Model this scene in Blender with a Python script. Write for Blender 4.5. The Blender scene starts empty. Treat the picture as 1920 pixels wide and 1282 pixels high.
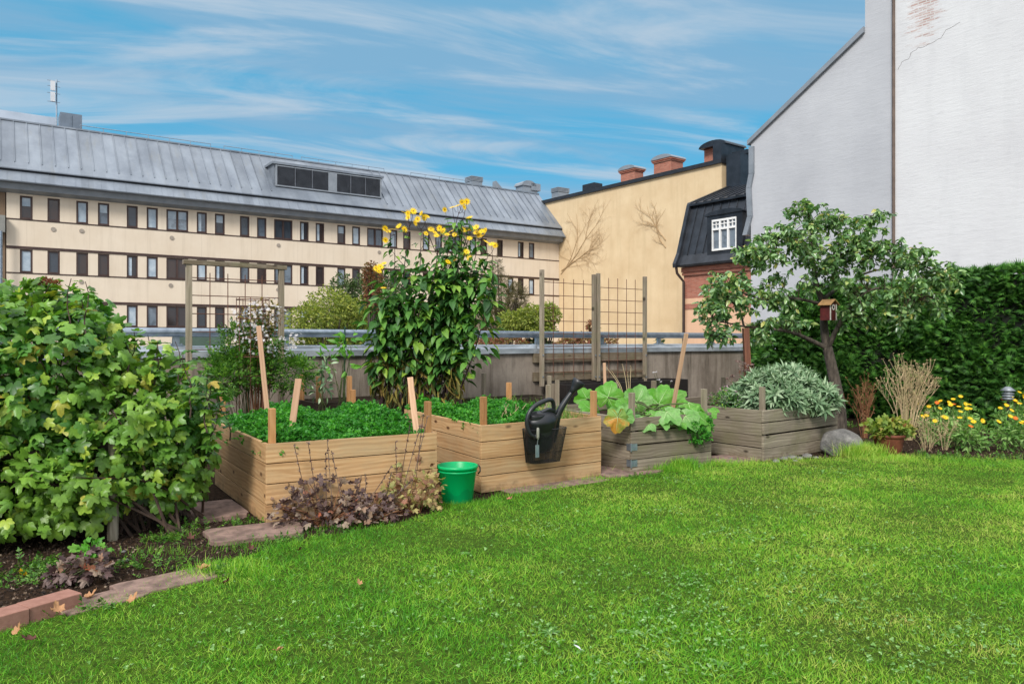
import bpy, math, random
import numpy as np
from mathutils import Vector, Matrix
rnd = random.Random(7); rng = np.random.default_rng(11)
R = math.radians
# ------------------------------------------------------------------ camera, sky, sun
F, CX, CY, CH = 1400.0, 960.0, 638.0, 1.32
scene = bpy.context.scene; COL = scene.collection
cam = bpy.data.cameras.new('camera'); camo = bpy.data.objects.new('camera', cam); COL.objects.link(camo)
camo.location = (0, 0, CH); camo.rotation_euler = (R(90), 0, 0)
cam.sensor_width = 36; cam.lens = 36*F/1920; cam.shift_y = -3/1920; cam.clip_start = .05; cam.clip_end = 2000
scene.camera = camo
vs = scene.view_settings; vs.view_transform = 'Standard'; vs.look = 'None'; vs.gamma = 1; vs.use_curve_mapping = False
vs.exposure = 1.1
SUN = Vector((-.22, -.72, .66)).normalized()
world = bpy.data.worlds.new('World'); scene.world = world; world.use_nodes = True
def build_world():
    nt = world.node_tree; N = nt.nodes; L = nt.links; N.clear()
    sky = N.new('ShaderNodeTexSky'); sky.sky_type = 'NISHITA'; sky.sun_disc = False
    sky.sun_elevation = math.asin(SUN.z); sky.sun_rotation = math.atan2(SUN.x, SUN.y)
    sky.air_density = 1.0; sky.dust_density = .3; sky.ozone_density = 2.2
    tc = N.new('ShaderNodeTexCoord'); sep = N.new('ShaderNodeSeparateXYZ'); L.new(tc.outputs['Generated'], sep.inputs[0])
    add = N.new('ShaderNodeMath'); add.operation = 'ADD'; add.inputs[1].default_value = .12; L.new(sep.outputs['Z'], add.inputs[0])
    mx = N.new('ShaderNodeMath'); mx.operation = 'MAXIMUM'; mx.inputs[1].default_value = .05; L.new(add.outputs[0], mx.inputs[0])
    dx = N.new('ShaderNodeMath'); dx.operation = 'DIVIDE'; L.new(sep.outputs['X'], dx.inputs[0]); L.new(mx.outputs[0], dx.inputs[1])
    dy = N.new('ShaderNodeMath'); dy.operation = 'DIVIDE'; L.new(sep.outputs['Y'], dy.inputs[0]); L.new(mx.outputs[0], dy.inputs[1])
    cb = N.new('ShaderNodeCombineXYZ'); L.new(dx.outputs[0], cb.inputs[0]); L.new(dy.outputs[0], cb.inputs[1])
    def cloud(scale, rot, sx, lo, hi, detail, dist, seed):
        mp = N.new('ShaderNodeMapping'); mp.vector_type='TEXTURE'; mp.inputs['Rotation'].default_value = (0, 0, R(rot)); mp.inputs['Scale'].default_value = (sx, 1, 1)
        mp.inputs['Location'].default_value = (seed, seed*.7, 0)
        L.new(cb.outputs[0], mp.inputs[0])
        n = N.new('ShaderNodeTexNoise'); n.inputs['Scale'].default_value = scale; n.inputs['Detail'].default_value = detail
        n.inputs['Roughness'].default_value = .58; n.inputs['Distortion'].default_value = dist; L.new(mp.outputs[0], n.inputs[0])
        r = N.new('ShaderNodeMapRange'); r.interpolation_type = 'SMOOTHSTEP'; r.inputs['From Min'].default_value = lo; r.inputs['From Max'].default_value = hi
        L.new(n.outputs['Fac'], r.inputs[0]); return r.outputs[0]
    tint = N.new('ShaderNodeMix'); tint.data_type = 'RGBA'; tint.blend_type = 'MULTIPLY'; tint.inputs[0].default_value = 1
    L.new(sky.outputs[0], tint.inputs['A']); tint.inputs['B'].default_value = (.45, .62, .72, 1)
    # flatten the bright horizon a little by mixing with one clear blue
    flat = N.new('ShaderNodeMix'); flat.data_type = 'RGBA'; flat.inputs[0].default_value = .82
    L.new(tint.outputs['Result'], flat.inputs['A']); flat.inputs['B'].default_value = (.36, 2.05, 3.25, 1)
    c1 = cloud(1.5, 17, 2.8, .38, .60, 8, .9, 3.1)
    m1 = N.new('ShaderNodeMix'); m1.data_type = 'RGBA'
    f1 = N.new('ShaderNodeMath'); f1.operation = 'MULTIPLY'; f1.inputs[1].default_value = .58; L.new(c1, f1.inputs[0])
    L.new(f1.outputs[0], m1.inputs[0]); L.new(flat.outputs['Result'], m1.inputs['A']); m1.inputs['B'].default_value = (1.45, 2.15, 2.95, 1)
    c2 = cloud(2.4, 17, 3.6, .47, .68, 10, 1.0, 5.4)
    f2 = N.new('ShaderNodeMath'); f2.operation = 'MULTIPLY'; f2.inputs[1].default_value = .9; L.new(c2, f2.inputs[0])
    m2 = N.new('ShaderNodeMix'); m2.data_type = 'RGBA'
    L.new(f2.outputs[0], m2.inputs[0]); L.new(m1.outputs['Result'], m2.inputs['A']); m2.inputs['B'].default_value = (2.3, 2.85, 3.4, 1)
    # bright high overcast overhead (out of the photograph), which is what lights the garden softly
    zr = N.new('ShaderNodeMapRange'); zr.interpolation_type = 'SMOOTHSTEP'; zr.inputs['From Min'].default_value = .42; zr.inputs['From Max'].default_value = .75
    L.new(sep.outputs['Z'], zr.inputs[0])
    m3 = N.new('ShaderNodeMix'); m3.data_type = 'RGBA'; L.new(zr.outputs[0], m3.inputs[0]); L.new(m2.outputs['Result'], m3.inputs['A']); m3.inputs['B'].default_value = (7.2, 7.35, 7.7, 1)
    bk = N.new('ShaderNodeMapRange'); bk.interpolation_type = 'SMOOTHSTEP'; bk.inputs['From Min'].default_value = .1; bk.inputs['From Max'].default_value = .6
    ng = N.new('ShaderNodeMath'); ng.operation = 'MULTIPLY'; ng.inputs[1].default_value = -1; L.new(sep.outputs['Y'], ng.inputs[0]); L.new(ng.outputs[0], bk.inputs[0])
    m4 = N.new('ShaderNodeMix'); m4.data_type = 'RGBA'; L.new(bk.outputs[0], m4.inputs[0]); L.new(m3.outputs['Result'], m4.inputs['A']); m4.inputs['B'].default_value = (5.4, 5.6, 6.0, 1)
    bg = N.new('ShaderNodeBackground'); bg.inputs[1].default_value = .10; L.new(m4.outputs['Result'], bg.inputs[0])
    out = N.new('ShaderNodeOutputWorld'); L.new(bg.outputs[0], out.inputs[0])
build_world()
sl = bpy.data.lights.new('sun', 'SUN'); sl.energy = 1.8; sl.angle = R(15); sl.color = (1, .955, .90)
so = bpy.data.objects.new('sun', sl); COL.objects.link(so); so.rotation_euler = SUN.to_track_quat('Z', 'Y').to_euler(); so.location = (-5, -5, 12)

# ------------------------------------------------------------------ helpers
def P(x, y, Y): return np.array([(x-CX)/F*Y, Y, CH-(y-CY)/F*Y])
def G(x, y, z=0): Y = (CH-z)*F/(y-CY); return np.array([(x-CX)/F*Y, Y, z])
def hx(h):
    c = [int(h[i:i+2], 16)/255 for i in (0, 2, 4)]
    return tuple(((v+.055)/1.055)**2.4 if v > .04045 else v/12.92 for v in c)+(1,)
def nz(a):
    a = np.asarray(a, float); return a/np.maximum(np.linalg.norm(a, axis=-1, keepdims=True), 1e-9)
class Frame:
    def __init__(s, o, ux, uy):
        l = math.hypot(ux, uy); s.o = np.array(o[:2], float); s.u = np.array([ux, uy])/l; s.n = np.array([-uy, ux])/l; s.ang = math.atan2(uy, ux)
    def t(s, px, d=0):
        r = (px-CX)/F; b = s.o+s.n*d
        return (r*b[1]-b[0])/(s.u[0]-r*s.u[1])
    def Y(s, t, d=0): return (s.o+s.u*t+s.n*d)[1]
    def z(s, px, py, d=0): return CH-(py-CY)/F*s.Y(s.t(px, d), d)
    def w(s, t, d, z=0): q = s.o+s.u*t+s.n*d; return np.array([q[0], q[1], z])
def empty(name, loc=(0, 0, 0), rz=0):
    o = bpy.data.objects.new(name, None); COL.objects.link(o); o.location = loc; o.rotation_euler = (0, 0, rz); o.empty_display_size = .2; return o
def tag(o, label=None, cat=None, group=None, kind=None):
    if label: o['label'] = label
    if cat: o['category'] = cat
    if group: o['group'] = group
    if kind: o['kind'] = kind
    return o
class MB:
    def __init__(s): s.v = []; s.l = []; s.t = []; s.m = []; s.n = 0
    def add(s, v, f, mi=0):
        v = np.asarray(v, float).reshape(-1, 3)
        s.v.append(v); s.l.append(np.array([i for q in f for i in q], np.int64)+s.n); s.t.append(np.array([len(q) for q in f])); s.m.append(np.full(len(f), mi)); s.n += len(v); return s
    def scatter(s, tpl, Rm, pos, sc, mi=0):
        tv, tf = tpl; N = len(pos)
        if N == 0: return s
        sc = np.asarray(sc, float)
        if sc.ndim == 0: sc = np.full(N, float(sc))
        if sc.ndim == 1: sc = np.repeat(sc[:, None], 3, 1)
        V = tv[None]*sc[:, None, :]
        V = np.einsum('nij,nkj->nki', Rm, V)+np.asarray(pos)[:, None, :]
        k = len(tv); fl = np.array([i for q in tf for i in q]); ft = np.array([len(q) for q in tf])
        s.l.append((fl[None]+(np.arange(N)*k)[:, None]).ravel()+s.n); s.t.append(np.tile(ft, N)); s.m.append(np.full(N*len(ft), mi))
        s.v.append(V.reshape(-1, 3)); s.n += N*k; return s
    def box(s, x0, x1, y0, y1, z0, z1, mi=0):
        v = [(x0, y0, z0), (x1, y0, z0), (x1, y1, z0), (x0, y1, z0), (x0, y0, z1), (x1, y0, z1), (x1, y1, z1), (x0, y1, z1)]
        return s.add(v, [(0, 3, 2, 1), (4, 5, 6, 7), (0, 1, 5, 4), (1, 2, 6, 5), (2, 3, 7, 6), (3, 0, 4, 7)], mi)
    def prism(s, poly, a, b, axis='x', mi=0):
        # poly: 2-D outline; extruded from a to b along axis
        n = len(poly); V = []
        for t in (a, b):
            for p, q in poly: V.append({'x': (t, p, q), 'y': (p, t, q), 'z': (p, q, t)}[axis])
        return s.add(V, [tuple(range(n))[::-1], tuple(range(n, 2*n))]+[(i, (i+1) % n, n+(i+1) % n, n+i) for i in range(n)], mi)
    def tube(s, pts, rad, n=6, mi=0, cap=True):
        pts = np.asarray(pts, float); m = len(pts); rad = np.broadcast_to(rad, (m,)).astype(float)
        T = nz(np.gradient(pts, axis=0)) if m > 1 else np.array([[0, 0, 1.]])
        ref = np.array([0, 0, 1.]) if abs(T[0][2]) < .9 else np.array([1., 0, 0])
        a = nz(np.cross(T[0], ref)); V = []; th = np.arange(n)*2*math.pi/n
        for i in range(m):
            a = nz(a-T[i]*np.dot(a, T[i])); b = np.cross(T[i], a)
            V.append(pts[i]+rad[i]*(np.cos(th)[:, None]*a+np.sin(th)[:, None]*b))
        V = np.concatenate(V); f = [(i*n+j, i*n+(j+1) % n, (i+1)*n+(j+1) % n, (i+1)*n+j) for i in range(m-1) for j in range(n)]
        if cap: f += [tuple(range(n))[::-1], tuple(range((m-1)*n, m*n))]
        return s.add(V, f, mi)
    def lathe(s, prof, n=32, c=(0, 0, 0), mi=0, sx=1, sy=1, close=False):
        V = []; th = np.arange(n)*2*math.pi/n
        for r, z in prof: V.append(np.stack([c[0]+r*sx*np.cos(th), c[1]+r*sy*np.sin(th), np.full(n, c[2]+z)], 1))
        m = len(prof); f = [(i*n+j, i*n+(j+1) % n, (i+1)*n+(j+1) % n, (i+1)*n+j) for i in range(m-1) for j in range(n)]
        if close: f += [tuple(range(n))[::-1], tuple(range((m-1)*n, m*n))]
        return s.add(np.concatenate(V), f, mi)
    def build(s, name, mats, parent=None, smooth=False, loc=None, rz=0, bevel=0):
        me = bpy.data.meshes.new(name); V = np.concatenate(s.v); l = np.concatenate(s.l); t = np.concatenate(s.t); mi = np.concatenate(s.m)
        me.vertices.add(len(V)); me.vertices.foreach_set('co', V.astype(np.float32).ravel())
        me.loops.add(len(l)); me.loops.foreach_set('vertex_index', l.astype(np.int32))
        me.polygons.add(len(t)); me.polygons.foreach_set('loop_start', np.concatenate([[0], np.cumsum(t)[:-1]]).astype(np.int32))
        me.polygons.foreach_set('material_index', mi.astype(np.int32)); me.polygons.foreach_set('use_smooth', np.full(len(t), bool(smooth)))
        me.update(calc_edges=True)
        for m in (mats if isinstance(mats, (list, tuple)) else [mats]): me.materials.append(m)
        o = bpy.data.objects.new(name, me); COL.objects.link(o)
        if parent: o.parent = parent
        if loc is not None: o.location = loc
        o.rotation_euler = (0, 0, rz)
        if bevel:
            b = o.modifiers.new('bevel', 'BEVEL'); b.width = bevel; b.segments = 2; b.limit_method = 'ANGLE'; b.angle_limit = R(40)
        return o
    def recenter(s, loc):
        loc = np.asarray(loc, float); s.v = [v-loc for v in s.v]; return s
def frames(d, n):
    d = nz(d); side = nz(np.cross(d, n)); n2 = np.cross(side, d)
    return np.stack([side, d, n2], -1)
def rvec(N): return nz(rng.normal(size=(N, 3)))
# ---- leaf templates: along +Y, normal +Z, length 1
def tpl_oval(w=.5, seg=4, droop=.25, fold=.12, stem=.12):
    V = [(0, 0, 0)]; ys = np.linspace(0, 1, seg+1); f = []
    rows = []
    for i, t in enumerate(ys):
        ww = w/2*math.sin(math.pi*min(1, t**.8))*(1 if t < 1 else 0); y = stem+t*(1-stem); z = -droop*t*t
        if i in (0, seg): rows.append([len(V)]); V.append((0, y, z))
        else: rows.append([len(V), len(V)+1, len(V)+2]); V += [(-ww, y, z+fold*ww), (0, y, z-fold*ww), (ww, y, z+fold*ww)]
    for i in range(seg):
        a, b = rows[i], rows[i+1]
        if len(a) == 1: f += [(a[0], b[1], b[0]), (a[0], b[2], b[1])]
        elif len(b) == 1: f += [(a[0], a[1], b[0]), (a[1], a[2], b[0])]
        else: f += [(a[0], a[1], b[1], b[0]), (a[1], a[2], b[2], b[1])]
    f.append((0, rows[1][2] if len(rows[1]) > 2 else rows[1][0], rows[1][0]))
    return np.array(V), f
def tpl_lobed(rs, droop=.25, wave=.06, seed=0):
    # rs: half outline (angle in degrees from the tip, radius); mirrored; centre at the petiole joint
    r_ = random.Random(seed); pts = [(a, r) for a, r in rs]+[(-a, r) for a, r in rs[::-1] if 0 < a < 180]
    V = [(0, 0, 0)]; mid = []; out = []
    for a, r in pts:
        th = R(a); x, y = r*math.sin(th), r*math.cos(th)
        z = -droop*(x*x+y*y)*(1.2 if abs(a) < 40 else .8)+wave*r_.uniform(-1, 1)
        mid.append((x*.5, y*.5, -droop*.2*(x*x+y*y)+.03*abs(x))); out.append((x, y, z))
    n = len(pts); V += mid+out; f = []
    for i in range(n):
        j = (i+1) % n
        if abs(pts[i][0]) > 165 and abs(pts[j][0]) > 165 and pts[i][0]*pts[j][0] < 0: continue
        f += [(0, 1+j, 1+i), (1+i, 1+j, 1+n+j, 1+n+i)]
    return np.array(V), f
CUR = [(0, 1), (10, .88), (16, .86), (24, .66), (32, .56), (40, .66), (50, .84), (60, .86), (70, .72), (84, .56), (96, .58), (112, .60), (128, .52), (146, .42), (168, .3)]
def tpl_blade(w=.06, bend=.35, seg=3):
    V = []; f = []
    for i in range(seg): t = i/seg; V += [(-w/2*(1-t*.5), t, -bend*t*t), (w/2*(1-t*.5), t, -bend*t*t)]
    V.append((0, 1, -bend))
    for i in range(seg-1): a = 2*i; f.append((a, a+1, a+3, a+2))
    f.append((2*seg-2, 2*seg-1, 2*seg)); return np.array(V), f
def join(parts):
    V = []; f = []; n = 0
    for v, ff in parts: V.append(v); f += [tuple(i+n for i in q) for q in ff]; n += len(v)
    return np.concatenate(V), f
def xf(tpl, rz=0, rx=0, s=1, off=(0, 0, 0)):
    M = np.array(Matrix.Rotation(rz, 3, 'Z') @ Matrix.Rotation(rx, 3, 'X')); return (tpl[0]*s) @ M.T+np.array(off), tpl[1]
def tpl_frond(seed=0, w=.3, pairs=4):
    r_ = random.Random(seed); P_ = []
    for i in range(pairs):
        t = .2+.7*i/(pairs-1); s = .42*(1-.5*t)
        for sd in (-1, 1): P_.append(xf(tpl_oval(w, 2, .25, .1, .02), rz=sd*R(-48+r_.uniform(-9, 9)), rx=R(r_.uniform(-20, 20)), s=s, off=(0, t*.75, -.15*t*t)))
    P_.append(xf(tpl_oval(w, 2, .2, .1, .02), s=.42, off=(0, .62, -.1))); P_.append(tpl_blade(.03, .15, 2)); return join(P_)
def tpl_curly(seed):
    r_ = random.Random(seed); P_ = []
    for i in range(14):
        a = r_.uniform(0, 2*math.pi); q = r_.uniform(.0, .5)
        v, f = tpl_lobed([(0, .9), (22, .5), (50, .95), (78, .5), (105, .9), (150, .4)], r_.uniform(-.6, .9), .22, r_.random())
        P_.append(xf((v, f), rz=a, rx=R(r_.uniform(-60, 60)), s=.24, off=(q*math.cos(a), .5+q*math.sin(a), r_.uniform(-.1, .22))))
    P_.append(tpl_blade(.05, .0, 1)); return join(P_)
# ---- materials
def newmat(name):
    m = bpy.data.materials.new(name); m.use_nodes = True; nt = m.node_tree; return m, nt, nt.nodes, nt.links, nt.nodes['Principled BSDF']
def ramp(N, stops, interp='LINEAR'):
    r = N.new('ShaderNodeValToRGB'); cr = r.color_ramp; cr.interpolation = interp
    while len(cr.elements) < len(stops): cr.elements.new(.5)
    for e, (p, c) in zip(cr.elements, stops): e.position = p; e.color = c if not isinstance(c, str) else hx(c)
    return r
def noise(N, L, src, scale, detail=5, rough=.6, stretch=None, dist=0, off=0):
    if stretch or off:
        mp = N.new('ShaderNodeMapping'); mp.inputs['Scale'].default_value = stretch or (1, 1, 1); mp.inputs['Location'].default_value = (off, off, off); L.new(src, mp.inputs[0]); src = mp.outputs[0]
    n = N.new('ShaderNodeTexNoise'); n.inputs['Scale'].default_value = scale; n.inputs['Detail'].default_value = detail; n.inputs['Roughness'].default_value = rough; n.inputs['Distortion'].default_value = dist
    L.new(src, n.inputs['Vector']); return n.outputs['Fac']
def mixc(N, L, fac, a, b, mode='MIX'):
    m = N.new('ShaderNodeMix'); m.data_type = 'RGBA'; m.blend_type = mode
    for i, v in ((0, fac), ('A', a), ('B', b)):
        if isinstance(v, (int, float)): m.inputs[i].default_value = v
        elif isinstance(v, (tuple, str)): m.inputs[i].default_value = v if not isinstance(v, str) else hx(v)
        else: L.new(v, m.inputs[i])
    return m.outputs['Result']
def mr(N, L, src, a, b, c=0, d=1):
    m = N.new('ShaderNodeMapRange'); L.new(src, m.inputs[0])
    for i, v in zip((1, 2, 3, 4), (a, b, c, d)): m.inputs[i].default_value = v
    return m.outputs[0]
def bump(N, L, B, h, st, dist=.01):
    b = N.new('ShaderNodeBump'); b.inputs['Strength'].default_value = st; b.inputs['Distance'].default_value = dist; L.new(h, b.inputs['Height']); L.new(b.outputs[0], B.inputs['Normal'])
def simple(name, a, b=None, rough=.7, scale=8, metal=0, spec=.5, bmp=.2, bd=.005, stretch=None, lo=.35, hi=.65, detail=6):
    m, nt, N, L, B = newmat(name); tc = N.new('ShaderNodeTexCoord').outputs['Object']
    f = noise(N, L, tc, scale, detail, .62, stretch); r = ramp(N, [(lo, a), (hi, b or a)]); L.new(f, r.inputs[0]); L.new(r.outputs[0], B.inputs['Base Color'])
    B.inputs['Roughness'].default_value = rough; B.inputs['Metallic'].default_value = metal; B.inputs['Specular IOR Level'].default_value = spec
    if bmp: bump(N, L, B, f, bmp, bd)
    return m
def leafmat(name, stops, rough=.5, trans=.3, tc_col=None, nscale=0, ncol=None, nfac=.5, spec=.4):
    m, nt, N, L, B = newmat(name); g = N.new('ShaderNodeNewGeometry'); r = ramp(N, stops); L.new(g.outputs['Random Per Island'], r.inputs[0]); c = r.outputs[0]
    tc = N.new('ShaderNodeTexCoord').outputs['Object']
    if nscale:
        f = noise(N, L, tc, nscale, 3); c = mixc(N, L, mr(N, L, f, .42, .62, 0, nfac), c, ncol)
    f2 = noise(N, L, tc, 45, 3); c = mixc(N, L, 1.0, c, mixc(N, L, f2, (.5, .5, .5, 1), (1.42, 1.42, 1.42, 1)), 'MULTIPLY')
    L.new(c, B.inputs['Base Color']); B.inputs['Roughness'].default_value = rough; B.inputs['Specular IOR Level'].default_value = spec
    t = N.new('ShaderNodeBsdfTranslucent'); tcl = mixc(N, L, 1.0, c, tc_col or (1.5, 1.6, .7, 1), 'MULTIPLY'); L.new(tcl, t.inputs[0])
    mx = N.new('ShaderNodeMixShader'); mx.inputs[0].default_value = trans; L.new(B.outputs[0], mx.inputs[1]); L.new(t.outputs[0], mx.inputs[2]); L.new(mx.outputs[0], N['Material Output'].inputs[0])
    return m
def woodmat(name, dark, mid, light, knot, board=.145, axis='x', green=None, rough=.72, grain=1.0, weather=None):
    # grain runs along local x (or z for posts); each board of a panel gets its own shift
    m, nt, N, L, B = newmat(name); tc = N.new('ShaderNodeTexCoord').outputs['Object']; sp = N.new('ShaderNodeSeparateXYZ'); L.new(tc, sp.inputs[0])
    oi = N.new('ShaderNodeObjectInfo').outputs['Random']
    def math_(op, a, b):
        q = N.new('ShaderNodeMath'); q.operation = op
        for i, v in enumerate((a, b)):
            if isinstance(v, (int, float)): q.inputs[i].default_value = v
            elif v is not None: L.new(v, q.inputs[i])
        return q.outputs[0]
    lon, z = (sp.outputs['X'], sp.outputs['Z']) if axis == 'x' else (sp.outputs['Z'], sp.outputs['X'])
    bi = math_('FLOOR', math_('DIVIDE', z, board), None) if axis == 'x' else math_('MULTIPLY', oi, 3)
    sh = math_('ADD', math_('MULTIPLY', bi, 7.37), math_('MULTIPLY', oi, 31.0))
    cb = N.new('ShaderNodeCombineXYZ'); L.new(math_('ADD', lon, sh), cb.inputs[0]); L.new(math_('ADD', sp.outputs['Y'], sh), cb.inputs[1]); L.new(math_('ADD', z, sh), cb.inputs[2]); v = cb.outputs[0]
    big = noise(N, L, v, 2.2, 2, .5, (.55, 1, 2.2))
    vk = N.new('ShaderNodeMapping'); vk.inputs['Scale'].default_value = (2.9, .01, 7.0); L.new(v, vk.inputs[0])
    vo = N.new('ShaderNodeTexVoronoi'); vo.inputs['Scale'].default_value = 1.0; vo.inputs['Randomness'].default_value = .9; L.new(vk.outputs[0], vo.inputs['Vector'])
    kd = vo.outputs['Distance']
    # rings: bands across the board, bent by noise and round the knots
    ph = math_('ADD', math_('MULTIPLY', z, 190.0), math_('ADD', math_('MULTIPLY', big, 26.0), math_('DIVIDE', 2.2, math_('ADD', kd, .18))))
    sn = math_('SINE', ph, None); rings = mr(N, L, sn, -1, 1)
    fine = noise(N, L, v, 46, 5, .7, (.035, 1, 1.6)); band = noise(N, L, v, 7, 3, .6, (.10, 1, 4.5), .6); fac = math_('ADD', math_('MULTIPLY', rings, .13*grain), math_('ADD', math_('MULTIPLY', fine, .45), math_('MULTIPLY', band, .42)))
    r = ramp(N, [(.22, dark), (.5, mid), (.75, light)]); L.new(fac, r.inputs[0]); c = r.outputs[0]
    tone = N.new('ShaderNodeTexWhiteNoise'); tone.noise_dimensions = '1D'; L.new(sh, tone.inputs['W'])
    c = mixc(N, L, 1.0, c, mixc(N, L, tone.outputs['Value'], (.74, .71, .68, 1), (1.15, 1.15, 1.13, 1)), 'MULTIPLY')
    c = mixc(N, L, mr(N, L, kd, .06, .14, 1, 0), c, knot)
    if green: c = mixc(N, L, mr(N, L, noise(N, L, tc, 2.6, 5), .48, .68, 0, .55), c, green)
    if weather: c = mixc(N, L, mr(N, L, noise(N, L, v, 3, 5, .7, (.5, 1, 1)), .45, .7, 0, .6), c, weather)
    if axis == 'x':
        dz = math_('ADD', mr(N, L, sp.outputs['Z'], 0, .16, .30, 0), math_('MULTIPLY', noise(N, L, tc, 9, 6, .7), .62)); c = mixc(N, L, mr(N, L, dz, .50, .62, 0, .5), c, '5a4a36')
    # nail heads and end splits are modelled; fine dirt in the grain
    c = mixc(N, L, mr(N, L, noise(N, L, tc, 1.7, 6, .7), .50, .72, 0, .35), c, mixc(N, L, 1.0, c, (.62, .60, .55, 1), 'MULTIPLY'))
    L.new(c, B.inputs['Base Color']); B.inputs['Roughness'].default_value = rough; B.inputs['Specular IOR Level'].default_value = .25; bump(N, L, B, fac, .45, .004)
    return m
M = {}
M['wood'] = woodmat('fresh_wood', '84623f', 'af8b63', 'c8aa82', '55371f', weather='a39374', grain=.8)
M['woodp'] = woodmat('fresh_wood_post', '8a5f3c', 'a97c50', 'bb9066', '5c3a24', axis='z', weather='9c8058')
M['lath'] = woodmat('lath_wood', 'a58268', 'bf9c80', 'ccab8f', '7c543c', axis='z')
M['owood'] = woodmat('old_wood', '4f473a', '82786a', 'a39988', '332c24', green='6f6e4c', weather='6a6052')
M['owoodp'] = woodmat('old_wood_post', '5c5345', '8e8373', 'a79c8b', '3d352b', axis='z', green='747456')
M['dwood'] = woodmat('dark_wood', '231d18', '3d342b', '4c4338', '15110e', green='33362a')
M['soil'] = simple('soil', '1a120c', '3d2e22', .95, 30, bmp=.9, bd=.02, spec=.1)
M['rust'] = simple('rusty_wire', '4a2c20', '6b4635', .8, 30)
M['galv'] = simple('galvanised_steel', '76828e', 'a3adb7', .38, 9, metal=.75, bmp=.05, lo=.3, hi=.7)
M['zinc'] = simple('zinc_coping', '8d949b', 'bcc2c8', .42, 5, metal=.45, bmp=.05, stretch=(.4, 1, 1))
M['blackplastic'] = simple('black_plastic', '101113', '17181a', .38, 20, bmp=.03)
M['terracotta'] = simple('terracotta', '5b2e1e', '7d4530', .75, 9, bmp=.15)
M['dark'] = simple('dark_metal', '24262a', '2f3238', .45, 3, metal=.3, bmp=.05)
# ------------------------------------------------------------------ grounds
def concrete_mat(name, a, b, stain, streak=.6, scale=2.0, rough=.85, bmp=.25):
    m, nt, N, L, B = newmat(name); tc = N.new('ShaderNodeTexCoord').outputs['Object']
    f1 = noise(N, L, tc, scale, 8, .65); r = ramp(N, [(.3, a), (.7, b)]); L.new(f1, r.inputs[0]); c = r.outputs[0]
    f2 = noise(N, L, tc, 3.2, 6, .7, (2.2, 2.2, .22)); c = mixc(N, L, mr(N, L, f2, .46, .70, 0, streak), c, stain)
    f3 = noise(N, L, tc, 60, 4, .7); c = mixc(N, L, 1.0, c, mixc(N, L, f3, (.8, .8, .8, 1), (1.15, 1.15, 1.15, 1)), 'MULTIPLY')
    L.new(c, B.inputs['Base Color']); B.inputs['Roughness'].default_value = rough; B.inputs['Specular IOR Level'].default_value = .2; bump(N, L, B, f3, bmp, .01); return m
M['asphalt'] = simple('courtyard_paving', '57544f', '716d66', .9, 3, bmp=.2)
M['lawn'] = simple('lawn_soil', '2c3a14', '48621f', .95, 28, bmp=.9, bd=.02, spec=.05)
def sheet(name, pts, z, m, label=None, thick=None):
    b = MB(); n = len(pts)
    if thick is None: b.add([(x, y, z) for x, y in pts], [tuple(range(n))])
    else: b.prism(pts, z-thick, z, 'z')
    return tag(b.build(name, m), label, None, kind='structure')
WALLF = Frame((-3.36, 8.77), .8035, .5953)   # front face line of the parapet wall
def pw(t, d): q = WALLF.w(t, d); return (q[0], q[1])
sheet('ground', [(-600, -600), (600, -600), (600, 600), (-600, 600)], -6.0, M['asphalt'])
sheet('terrace', [(-30, -12), (40, -12), (40, 20), pw(17, 10), pw(17, .3), pw(-22, .3), (-30, -2)], 0, M['soil'], thick=.6)
EDGE_PX = [(0, 1190), (160, 1140), (330, 1078), (480, 1038), (600, 1006), (690, 992), (760, 978), (830, 958), (900, 940), (1130, 897), (1240, 880), (1340, 866), (1430, 870), (1540, 860), (1650, 859), (1780, 858), (1920, 864)]
EDGE = np.array([(-40, -9), (-6, 1.2), (-3.2, 2.6)]+[tuple(G(x, y)[:2]) for x, y in EDGE_PX]+[(9, 8.0), (40, 8.0)])
EDGE = EDGE[np.argsort(EDGE[:, 0])]
sheet('lawn', [(x, y) for x, y in EDGE]+[(40, -11.9), (-40, -11.9)][:2], .006, M['lawn'])

# ------------------------------------------------------------------ left office building
OF = Frame((-28.2, 43.4), .82, .572)
def stained(name, base, top, stain, sc=.5, rough=.8, joints=None):
    m, nt, N, L, B = newmat(name); tc = N.new('ShaderNodeTexCoord').outputs['Object']
    r = ramp(N, [(.3, base), (.7, top)]); L.new(noise(N, L, tc, sc, 6), r.inputs[0]); c = r.outputs[0]
    c = mixc(N, L, mr(N, L, noise(N, L, tc, 1.2, 6, .7, (1.6, 1.6, .12)), .5, .8, 0, .35), c, stain)
    if joints:
        sp = N.new('ShaderNodeSeparateXYZ'); L.new(tc, sp.inputs[0]); q = N.new('ShaderNodeMath'); q.operation = 'PINGPONG'; q.inputs[1].default_value = joints; L.new(sp.outputs['X'], q.inputs[0])
        c = mixc(N, L, mr(N, L, q.outputs[0], 0, .02, .35, 0), c, stain)
    L.new(c, B.inputs['Base Color']); B.inputs['Roughness'].default_value = rough; B.inputs['Specular IOR Level'].default_value = .2; return m
M['cream'] = stained('cream_panel', 'cebfaa', 'd8cbb8', '9a8b76', joints=1.6)
M['brownpanel'] = stained('brown_panel', '6f5c4a', '7c6956', '4b3f33')
M['brown'] = simple('brown_trim', '35211c', '43302a', .6, 3, bmp=0)
M['vent'] = simple('vent_metal', '8a8074', '9b9185', .6, 3, bmp=0)
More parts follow.
